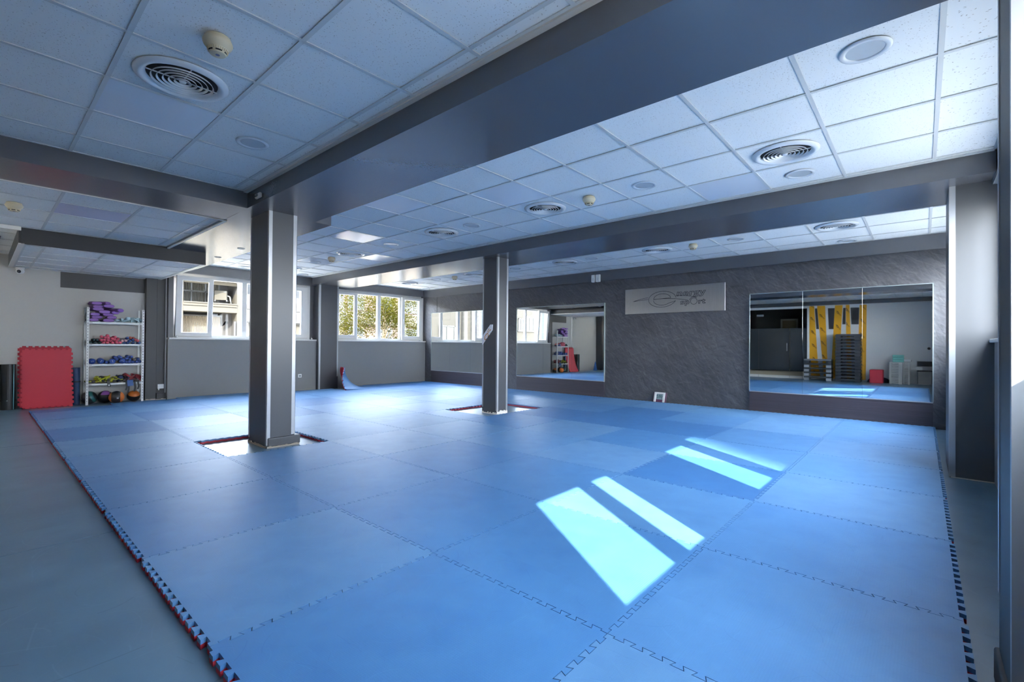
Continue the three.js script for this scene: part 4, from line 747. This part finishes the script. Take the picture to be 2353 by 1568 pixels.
// ---------------------------------------------------------------- opposite the mirrors: banners, steps, stools (seen in the right mirror)
{
  const logo = canvasTex(256, 512, (g, w, h) => {
    g.fillStyle = 'rgb(236,168,10)'; g.fillRect(0, 0, w, h); g.strokeStyle = 'rgb(30,26,24)'; g.fillStyle = 'rgb(30,26,24)';
    for (let i = 0; i < 2; i++) { g.save(); g.translate(128, 130 + i * 256); g.rotate(-0.5); g.lineWidth = 9; g.beginPath(); g.ellipse(26, 0, 38, 17, 0, 0.3, 6); g.stroke(); g.lineWidth = 6; g.beginPath(); g.moveTo(-100, 2); g.quadraticCurveTo(-30, -12, 58, -2); g.stroke(); g.lineWidth = 4; g.beginPath(); g.moveTo(-78, 16); g.lineTo(-10, 6); g.stroke(); g.beginPath(); g.arc(74, -6, 7, 0, 7); g.fill(); g.restore(); }
  });
  const yMat = M(lin(1, 1, 1), 0.5, { map: rep(logo, 1 / 0.22, 1 / 0.92) }), dMat = M(lin(0.035, 0.032, 0.034), 0.5), wMat = M(lin(0.74, 0.73, 0.72), 0.5);
  const b = base('wall_graphic'); tag(b, 'wall graphic of slanting yellow strips with logos and dark panels beside the glass partition', 'wall graphic');
  part('white_board', bx(-0.535, 1.07, 0.02, 2.525, ZB, ZB + 0.012), wMat, b);
  const S = [[[1.066, 2.522], [0.922, 2.52], [0.819, 0.714], [0.74, 0.05], [1.055, 0.05]], [[0.842, 2.521], [0.606, 2.514], [0.54, 0.713], [0.52, 0.05], [0.63, 0.05]], [[0.331, 2.512], [0.12, 2.513], [0.164, 1.597], [0.279, 0.703], [0.33, 0.05], [0.45, 0.05]].slice(0), [[0.036, 2.513], [-0.066, 2.511], [-0.099, 1.594], [-0.14, 0.05], [0.0, 0.05]], [[-0.337, 2.498], [-0.522, 2.498], [-0.5, 0.05], [-0.27, 0.05]]];
  const D = [[[0.904, 2.435], [0.837, 2.435], [0.783, 1.722], [0.858, 1.723]], [[0.532, 2.426], [0.339, 2.422], [0.369, 1.715], [0.502, 1.717]], [[0.104, 2.418], [0.04, 2.418], [0.039, 1.87], [0.128, 1.872]], [[-0.092, 2.418], [-0.324, 2.415], [-0.313, 1.862], [-0.118, 1.866]]];
  S.forEach((p, i) => { const g = poly(p, 0.004).translate(0, 0, ZB + 0.012), u = g.attributes.uv, q = g.attributes.position, cx = (p[0][0] + p[1][0]) / 2; for (let k = 0; k < u.count; k++) u.setXY(k, q.getX(k) - cx + 0.11 + 0.05 * (2.5 - q.getY(k)) * (i < 2 ? 1 : -0.6), q.getY(k) + i * 0.37); part('yellow_strip', g, yMat, b); });
  D.forEach((p) => part('dark_panel', poly(p, 0.004).translate(0, 0, ZB + 0.012), dMat, b));
  // step platforms
  const top = M(lin(0.032, 0.035, 0.040), 0.5), topGrey = M(lin(0.17, 0.18, 0.19), 0.5), riserG = M(lin(0.36, 0.37, 0.38), 0.45);
  const stepBody = (w, d, h) => {
    const sh = new THREE.Shape([[-w / 2, 0], [-w / 2 - 0.012, h * 0.55], [-w / 2, h], [w / 2, h], [w / 2 + 0.012, h * 0.55], [w / 2, 0], [w * 0.30, 0], [w * 0.27, h * 0.42], [-w * 0.27, h * 0.42], [-w * 0.30, 0]].map((p) => new THREE.Vector2(...p)));
    return new THREE.ExtrudeGeometry(sh, { depth: d - 0.016, bevelEnabled: true, bevelSize: 0.006, bevelThickness: 0.008, bevelSegments: 2 }).translate(0, 0, -(d - 0.016) / 2);
  };
  const tall0 = stepBody(0.64, 0.40, 0.084);
  const step = (x, y, z, n, label) => {
    const s = base('step_platform', x, y, z, rr(-0.012, 0.012)); part('platform', tall0, top, s); part('grip_pad', bx(-0.3, 0.3, 0.0902, 0.0960, -0.18, 0.18), top, s); tag(s, label, 'step platform');
  };
  const N = 15; const from = ['lowest', 'second from the floor', 'third from the floor', 'fourth from the floor', 'fifth from the floor', 'sixth from the floor', 'seventh from the floor', 'middle one of fifteen', 'seventh from the top', 'sixth from the top', 'fifth from the top', 'fourth from the top', 'third from the top', 'second from the top', 'topmost'];
  for (let i = 0; i < N; i++) step(-0.075, i * 0.1028, -2.02, i, `black step platform in the tall stack before the yellow strips, ${from[i]}`);
  for (let i = 0; i < 5; i++) {
    const y = i * 0.142, s = base('aerobic_step', 0.74, y, -1.95, rr(-0.02, 0.02));
    part('platform', rb(-0.385, 0.385, 0.088, 0.14, -0.19, 0.19, 0.012), i === 4 ? topGrey : top, s);
    if (i < 5) for (const sx of [-1, 1]) part('riser', rb(sx * 0.31 - 0.075, sx * 0.31 + 0.075, 0, 0.088, -0.17, 0.17, 0.012), i === 4 ? top : riserG, s);
    part('centre_pad', bx(-0.3, 0.3, 0.1405, 0.1417, -0.16, 0.16), i === 4 ? topGrey : top, s);
    tag(s, `aerobic step with ${i === 4 ? 'grey top and dark' : 'grey'} risers in the low stack, ${['lowest', 'second from the floor', 'middle one', 'second from the top', 'topmost'][i]}`, 'aerobic step');
  }
  const rc = base('red_cushion', -0.80, 0, -1.98, 0.05); tag(rc, 'bright red box shaped cushion on the floor beside the tall black stack', 'cushion');
  part('block', new RoundedBoxGeometry(0.33, 0.42, 0.30, 4, 0.022).translate(0, 0.21, 0), M(lin(0.62, 0.035, 0.055), 0.5), rc); part('seam', new RoundedBoxGeometry(0.334, 0.008, 0.304, 1, 0.003).translate(0, 0.395, 0), red, rc);
  const nb = base('soft_bag', -0.84, 0, -2.27); tag(nb, 'dark blue soft bag on the floor behind the red cushion', 'bag'); part('body', new THREE.SphereGeometry(0.26, 28, 16, 0, 6.284, 0, Math.PI / 2).scale(1.15, 0.72, 0.48), M(lin(0.01, 0.03, 0.06), 0.6), nb); part('handle', tube([[-0.1, 0.14, 0.07], [0, 0.2, 0.1], [0.1, 0.14, 0.07]], 0.01), blackPlastic, nb);
  const cream = M(lin(0.60, 0.57, 0.52), 0.45);
  const riser = (x, w, i, z, label) => {
    const o = base('step_riser', x, i * 0.0475, z); const sh = new THREE.Shape([[-w / 2, 0], [-w / 2, 0.044], [w / 2, 0.044], [w / 2, 0], [w * 0.36, 0], [w * 0.33, 0.018], [-w * 0.2, 0.018], [-w * 0.22, 0]].map((p) => new THREE.Vector2(...p)));
    part('block', new THREE.ExtrudeGeometry(sh, { depth: 0.27, bevelEnabled: true, bevelSize: 0.003, bevelThickness: 0.004, bevelSegments: 1 }).translate(0, 0, -0.135), cream, o); part('lip', bx(-w / 2 - 0.004, w / 2 + 0.004, 0.036, 0.0445, -0.142, 0.142), cream, o); tag(o, label, 'step riser', 'cream step risers in the pile with teal blocks');
  };
  const nth = (i) => ['lowest', 'second from the floor', 'third from the floor', 'fourth from the floor', 'fifth from the floor', 'sixth from the floor', 'seventh from the floor', 'seventh from the top', 'sixth from the top', 'fifth from the top', 'fourth from the top', 'third from the top', 'second from the top', 'topmost'][i];
  for (let i = 0; i < 14; i++) riser(-1.27, 0.30, i, -1.95, `cream step riser in the wide pile under the teal blocks, ${nth(i)}`);
  for (let i = 0; i < 14; i++) riser(-1.52, 0.15, i, -2.02, `cream step riser in the narrow pile under the white roll, ${nth(i)}`);
  const tealM = M(lin(0.20, 0.52, 0.44), 0.6);
  for (let i = 0; i < 3; i++) { const o = base('yoga_block', -1.325, 0.668 + i * 0.074, -1.95, rr(-0.04, 0.04)); part('block', new RoundedBoxGeometry(0.27, 0.072, 0.2, 3, 0.01).translate(0, 0.036, 0), tealM, o); tag(o, `teal foam yoga block on the cream pile, ${['lowest', 'middle', 'topmost'][i]} of three`, 'yoga block'); }
  const wr = base('paper_roll', -1.53, 0.668, -2.0, 0.25); tag(wr, 'white paper roll lying on the cream pile beside the teal blocks', 'paper roll'); part('paper', new THREE.CylinderGeometry(0.045, 0.045, 0.22, 28).rotateZ(Math.PI / 2).translate(0, 0.045, 0.04), M(lin(0.8, 0.79, 0.77), 0.7), wr); part('core', new THREE.CylinderGeometry(0.017, 0.017, 0.224, 18).rotateZ(Math.PI / 2).translate(0, 0.045, 0.04), blackPlastic, wr);
  // tubular chair with a dark seat
  const ch = base('folding_chair', -1.93, 0, -2.08); tag(ch, 'dark folding chair with a thin steel frame by the white wall', 'chair');
  const st = alu; part('seat', rb(-0.17, 0.17, 0.40, 0.435, -0.17, 0.18, 0.01), blackPlastic, ch); part('backrest', rb(-0.17, 0.17, 0.55, 0.70, -0.2, -0.175, 0.01), blackPlastic, ch);
  for (const sx of [-0.18, 0.18]) part('leg_frame', tube([[sx, 0.71, -0.2], [sx, 0.42, -0.12], [sx, 0.02, 0.16], [sx * 0.98, 0.012, 0.18]], 0.009, 30), st, ch);
  for (const sx of [-0.16, 0.16]) part('leg_frame', tube([[sx, 0.42, 0.15], [sx, 0.012, -0.2]], 0.009, 10), st, ch);
  part('cross_bar', tube([[-0.18, 0.012, 0.18], [0.18, 0.012, 0.18]], 0.009, 8), st, ch);
  const wb = base('white_box', -1.80, 0.436, -1.98); tag(wb, 'small white box on the seat of the dark folding chair', 'box'); part('carton', rb(-0.075, 0.075, 0, 0.11, -0.05, 0.05, 0.004), whitePlastic, wb); part('flap', bx(-0.072, 0.072, 0.1102, 0.112, -0.047, 0.0), whitePlastic, wb);
  const bh = base('wall_hook', -2.03, 1.09, ZB); tag(bh, 'round black knob on the white wall above the dark chair', 'wall knob'); part('knob', new THREE.SphereGeometry(0.04, 20, 14).scale(1, 1, 0.6).translate(0, 0, 0.03), blackPlastic, bh); part('rose', cyl(0.03, 0.03, 0.012, 20).rotateX(Math.PI / 2).translate(0, 0, 0.006), blackPlastic, bh);
}

// ---------------------------------------------------------------- outside the windows
const facadeCream = M(lin(0.0295, 0.0238, 0.0152), 0.85), facadeGrey = M(lin(0.0255, 0.0225, 0.0201), 0.85), facadeWhite = M(lin(0.0302, 0.0274, 0.0252), 0.8), facadeYellow = M(lin(0.0186, 0.0142, 0.0087), 0.9), curtain = M(lin(0.0781, 0.0681, 0.0534), 0.85), darkGlass = M(lin(0.014, 0.015, 0.017), 0.5), frameW = M(lin(0.0477, 0.0461, 0.0427), 0.5);
struct(part('flat_roof', bx(-40, -2.56, -1.2, -0.5, -30, 30), M(lin(0.25, 0.235, 0.21), 0.9)), 'pale flat roof outside the sunny windows');
struct(part('street_ground', bx(-80, 80, -4.3, -4.0, -90, 90), M(lin(0.66, 0.54, 0.39), 0.9)), 'street pavement outside, one floor below the room');
function curtainFolds(z0, z1, y0, y1, x, n) { const pts = [], k = n * 6; for (let i = 0; i <= k; i++) pts.push([z0 + (z1 - z0) * i / k, Math.sin(i / k * n * 6.283) * 0.05]); const back = pts.map(([a, b]) => [a, b + 0.02]).reverse(); return poly([...pts, ...back].map(([a, b]) => [a, b]), y1 - y0).applyMatrix4(new THREE.Matrix4().set(0, 1, 0, x, 0, 0, 1, y0, 1, 0, 0, 0, 0, 0, 0, 1)); }
{
  const X = 30, b = base('apartment_building'); tag(b, 'pale apartment house with a balcony recess and awning opposite the first window', 'building');
  part('main_block', bx(X + 1.7, X + 12, -4, 7.2, 2, 44), facadeGrey, b);
  part('pier', [bx(X, X + 1.7, 2.44, 4.05, 2, 7.24)], facadeCream, b); part('pier', [bx(X, X + 1.7, 4.05, 7.2, 2, 7.24), bx(X, X + 1.7, -4, 2.44, 2, 7.24)], facadeGrey, b);
  part('pier', bx(X, X + 1.7, 2.44, 4.09, 10.04, 10.55), facadeCream, b); part('pier', [bx(X, X + 1.7, 4.09, 7.2, 10.04, 10.55), bx(X, X + 1.7, -4, 2.44, 10.04, 10.55)], facadeGrey, b);
  part('joint', [bx(X - 0.006, X, 3.19, 3.215, 2, 10.55)], facadeGrey, b);
  part('balcony_slab', [bx(X - 0.02, X + 1.7, 2.93, 3.23, 7.24, 10.04), bx(X - 0.05, X + 1.7, 3.26, 3.42, 7.24, 10.04), bx(X - 0.1, X + 0.2, 3.42, 3.48, 7.24, 10.04)], facadeCream, b);
  part('upper_slab', bx(X, X + 1.7, 5.3, 5.9, 7.24, 10.04), facadeCream, b);
  const w = part('balcony_window', [bx(X + 1.6, X + 1.68, 3.48, 5.3, 7.26, 7.34), bx(X + 1.6, X + 1.68, 3.48, 5.3, 8.0, 8.08), bx(X + 1.6, X + 1.68, 3.48, 5.3, 8.75, 8.83), bx(X + 1.6, X + 1.68, 3.48, 5.3, 9.5, 9.58), bx(X + 1.6, X + 1.68, 4.20, 4.28, 7.3, 9.58), bx(X + 1.6, X + 1.68, 3.48, 3.56, 7.3, 9.58)], frameW, b);
  part('curtain', curtainFolds(7.4, 9.5, 3.5, 5.2, X + 1.66, 26), curtain, w); part('pane', bx(X + 1.63, X + 1.64, 3.5, 5.3, 7.3, 9.56), glass, w);
  const lw = part('lower_window', [bx(X + 0.9, X + 0.98, -1, 2.74, 7.24, 7.3), bx(X + 0.9, X + 0.98, 2.68, 2.76, 7.24, 9.5), bx(X + 0.9, X + 0.98, -1, 2.74, 9.42, 9.5)], facadeGrey, b);
  part('curtain', curtainFolds(7.3, 9.42, -1, 2.68, X + 0.98, 30), M(lin(0.16, 0.13, 0.092), 0.85), lw); part('lower_wall', bx(X + 0.9, X + 1.7, -4, 2.93, 9.5, 10.04), facadeGrey, lw);
  part('bracket', poly([[9.42, 2.1], [9.6, 2.42], [9.75, 2.42], [9.75, 2.3], [9.62, 2.25]], 0.1).applyMatrix4(new THREE.Matrix4().set(0, 0, 1, X + 0.6, 0, 1, 0, 0, 1, 0, 0, 0, 0, 0, 0, 1)), darkGlass, b);
  part('downpipe', new THREE.CylinderGeometry(0.05, 0.05, 6, 12).translate(X - 0.04, -0.6, 9.92), facadeWhite, b);
  part('awning', poly([[0, 4.82], [0.35, 4.68], [0.5, 4.5], [0.52, 4.5], [0.38, 4.70], [0.02, 4.86]], 2.75).applyMatrix4(new THREE.Matrix4().set(-1, 0, 0, X + 0.45, 0, 1, 0, 0.06, 0, 0, 1, 7.26, 0, 0, 0, 1)), new THREE.MeshPhysicalMaterial({ color: lin(0.16, 0.145, 0.12), roughness: 1, transmission: 0.5, thickness: 0 }), b);
  const panels = [[10.6, 13.3], [13.35, 15.2], [15.25, 17.2]];
  for (const [a, c] of panels) {
    part('facade_panel', bx(X - 0.03, X + 1.7, 3.22, 4.07, a, c), facadeWhite, b); part('facade_panel', bx(X - 0.03, X + 1.7, 2.45, 3.19, a, c), facadeWhite, b);
    part('spandrel', bx(X + 0.05, X + 1.7, 3.1, 3.3, a, c), facadeGrey, b); part('spandrel', bx(X, X + 1.7, 5.6, 7.2, a, c), facadeWhite, b);
    const u = part('upper_window', [bx(X + 0.1, X + 0.2, 4.07, 4.16, a, c), bx(X + 0.1, X + 0.2, 5.5, 5.6, a, c)], frameW, b); for (let z = a + 0.02; z < c; z += 0.27) part('bar', bx(X + 0.08, X + 0.13, 4.1, 5.6, z, z + 0.05), frameW, u); part('pane', bx(X + 0.3, X + 0.32, 4.1, 5.6, a, c), darkGlass, u);
    const l = part('street_window', [bx(X + 0.1, X + 0.2, 2.36, 2.45, a, c), bx(X + 0.1, X + 0.2, -4, 2.4, a, a + 0.12)], facadeGrey, b); part('curtain', curtainFolds(a + 0.12, c, -1, 2.4, X + 0.3, 24), curtain, l);
  }
  part('brick_wing', bx(X + 1, X + 1.8, -4, 7.2, 17.2, 34), M(lin(0.045, 0.028, 0.02), 0.9), b); part('wing_band', [bx(X + 0.8, X + 1.1, 2.6, 3.6, 17.2, 34), bx(X + 0.8, X + 1.1, 5.4, 6.4, 17.2, 34)], facadeCream, b);
  for (let i = 0; i < 6; i++) { const z = 18 + i * 2.6; const q = part('wing_window', bx(X + 0.94, X + 1.0, 3.7, 5.2, z, z + 1.4), frameW, b); part('pane', bx(X + 0.92, X + 0.94, 3.8, 5.1, z + 0.1, z + 1.3), darkGlass, q); const q2 = part('wing_window', bx(X + 0.94, X + 1.0, 0.6, 2.4, z, z + 1.4), frameW, b); part('pane', bx(X + 0.92, X + 0.94, 0.7, 2.3, z + 0.1, z + 1.3), darkGlass, q2); }
  const ac = base('air_conditioner', X + 0.55, 3.62, 9.36, -0.5); tag(ac, 'cream outdoor air conditioner unit on the balcony opposite', 'air conditioner');
  part('case', rb(-0.15, 0.15, 0.08, 0.66, -0.36, 0.30, 0.02), M(lin(0.03, 0.025, 0.017), 0.9), ac); part('feet', [bx(-0.2, 0.2, 0, 0.08, -0.34, -0.28), bx(-0.2, 0.2, 0, 0.08, 0.28, 0.34)], frameW, ac); part('badge', bx(-0.175, -0.17, 0.55, 0.6, 0.15, 0.3), darkGlass, ac); part('hose', tube([[0, 0.35, 0.29], [0.05, 0.3, 0.42], [0.05, 0.05, 0.47], [0.1, -0.1, 0.49]], 0.05, 20), frameW, ac);
}
{
  const X = 30, b = base('apartment_building'); tag(b, 'plain sand coloured house across the street, visible only in the mirrors', 'building');
  part('wall', bx(X, X + 9, -4, 7.2, -52, 1.4), facadeYellow, b);
  for (const [z0, z1, y0, y1] of [[-11.95, -10.1, 0.9, 2.78], [-21.7, -20.8, 2.6, 3.9], [-23.4, -22.0, 2.6, 4.1], [-25.9, -25.0, 2.7, 4.3], [-6.5, -5.2, 1, 2.8], [-31, -29.6, 2.6, 4.2], [-36, -34.6, 2.6, 4.2]]) {
    const w = part('window', [bx(X - 0.08, X, y0, y1, z0, z0 + 0.1), bx(X - 0.08, X, y0, y1, z1 - 0.1, z1), bx(X - 0.08, X, y1 - 0.1, y1, z0, z1), bx(X - 0.12, X, y0 - 0.08, y0 + 0.04, z0 - 0.1, z1 + 0.1), bx(X - 0.08, X, y0, y1, (z0 + z1) / 2 - 0.05, (z0 + z1) / 2 + 0.05)], frameW, b);
    part('pane', bx(X - 0.03, X - 0.005, y0, y1, z0, z1), M(lin(0.016, 0.017, 0.015), 0.6), w);
  }
  part('pilaster', [bx(X - 0.25, X, -4, 7.2, -13.3, -12.9), bx(X - 0.25, X, -4, 7.2, -18.2, -17.8)], M(lin(0.06, 0.05, 0.038), 0.9), b);
  const l = base('fire_ladder', X - 0.6, 0, -14.85); tag(l, 'white lattice ladder tower on the sand coloured house, visible only in a mirror', 'ladder');
  const lw = M(lin(0.08, 0.079, 0.072), 0.5);
  for (const z of [-0.45, 0.45]) part('stile', bx(-0.05, 0.05, -4, 9, z - 0.05, z + 0.05), lw, l); for (let y = -3.6; y < 9; y += 0.42) part('rung', bx(-0.035, 0.035, y, y + 0.07, -0.45, 0.45), lw, l); part('mesh_panel', bx(0.3, 0.32, -4, 9, -0.45, 0.45), M(lin(0.07, 0.065, 0.055), 0.8), l);
}
struct(part('upper_storeys', bx(-2.55, 9.42, 3.0, 11, -34, 26), M(lin(0.3, 0.28, 0.25), 0.9)), 'storeys of the same building above the room');
{ // slim tower block on the sunny side; its shadow ends the row of sun patches
  const b = base('tower_block'); tag(b, 'slim grey tower block far off on the sunny side of the room', 'building');
  part('tower', bx(-46, -40, -4, 46, -23.05, -16.6), facadeGrey, b); part('parapet', bx(-46.2, -39.8, 46, 46.6, -23.1, -16.5), facadeWhite, b);
  for (let i = 0; i < 12; i++) part('balcony_band', bx(-40, -39.85, 1 + i * 3.6, 2 + i * 3.6, -23.0, -16.7), facadeWhite, b);
}
{ // tree outside the second window
  const t = base('street_tree', 20.5, -4, 14.3); tag(t, 'leafy yellow green street tree outside the second window', 'tree');
  const bark = M(lin(0.16, 0.12, 0.08), 0.9), lg = [];
  const br = (p) => lg.push(tube(p, 1, 1, 1));
  const taper = (p, r0, r1) => { const c = new THREE.CatmullRomCurve3(p.map((q) => new THREE.Vector3(...q))), g = new THREE.TubeGeometry(c, 12, 1, 8), pos = g.attributes.position; for (let i = 0; i <= 12; i++) { const ctr = c.getPointAt(i / 12), r = r0 + (r1 - r0) * i / 12; for (let k = 0; k <= 8; k++) { const n = i * 9 + k; pos.setXYZ(n, ctr.x + (pos.getX(n) - ctr.x) * r, ctr.y + (pos.getY(n) - ctr.y) * r, ctr.z + (pos.getZ(n) - ctr.z) * r); } } g.computeVertexNormals(); return g; };
  part('trunk', taper([[0, 0, 0], [0.1, 2, 0.05], [0, 4, -0.1], [0.1, 6.4, 0.1]], 0.2, 0.09), bark, t);
  const tips = [];
  for (let k = 0; k < 16; k++) { const a = k * 2.4, y0 = 3.3 + (k % 8) * 0.52, L = rr(1.4, 2.6), up = rr(0.5, 1.9), e = [Math.cos(a) * L * 0.8, y0 + up, Math.sin(a) * L]; part('branch', taper([[0.05, y0, 0], [e[0] * 0.5, y0 + up * 0.65, e[2] * 0.5], e], 0.05, 0.015), bark, t); tips.push(e); for (let q = 0; q < 3; q++) tips.push([e[0] * rr(0.3, 1.2) + rr(-0.4, 0.4), e[1] + rr(-0.6, 0.7), e[2] * rr(0.3, 1.2) + rr(-0.4, 0.4)]); }
  const pos = [], nor = [], uv = [], col = [];
  for (let i = 0; i < 26000; i++) {
    const c = tips[Math.floor(rnd() * tips.length)], u = rr(-1, 1), th = rr(0, 6.283), r = 0.85 * Math.cbrt(rnd()), s = Math.sqrt(1 - u * u);
    const p = new THREE.Vector3(c[0] + r * s * Math.cos(th), c[1] + r * u * 0.7, c[2] + r * s * Math.sin(th));
    const d = new THREE.Vector3(rr(-1, 1), rr(-0.6, 0.6), rr(-1, 1)).normalize(), n = new THREE.Vector3(rr(-1, 1), rr(0.1, 1), rr(-1, 1)).normalize(), e = new THREE.Vector3().crossVectors(d, n).normalize(), L = rr(0.03, 0.07), W = L * 0.36;
    const A = p.clone(), B = p.clone().addScaledVector(d, L).addScaledVector(e, W), C = p.clone().addScaledVector(d, 2 * L), D = p.clone().addScaledVector(d, L).addScaledVector(e, -W), N = new THREE.Vector3().crossVectors(d, e).normalize(), k = rr(0.75, 1.2), y = rr(0, 0.12);
    for (const q of [A, B, C, A, C, D]) { pos.push(q.x, q.y, q.z); nor.push(N.x, N.y, N.z); uv.push(0, 0); col.push(k * (0.34 + y * 1.2), k * (0.34 + y * 0.7), k * 0.05); }
  }
  const g = new THREE.BufferGeometry(); g.setAttribute('position', new THREE.Float32BufferAttribute(pos, 3)); g.setAttribute('normal', new THREE.Float32BufferAttribute(nor, 3)); g.setAttribute('uv', new THREE.Float32BufferAttribute(uv, 2)); g.setAttribute('color', new THREE.Float32BufferAttribute(col, 3));
  const f = part('foliage', g, new THREE.MeshPhysicalMaterial({ color: lin(1, 1, 1), vertexColors: true, roughness: 0.7, transmission: 0.4, thickness: 0, side: THREE.DoubleSide }), t); f.userData.kind = 'stuff';
}
renderer.render(scene, camera);
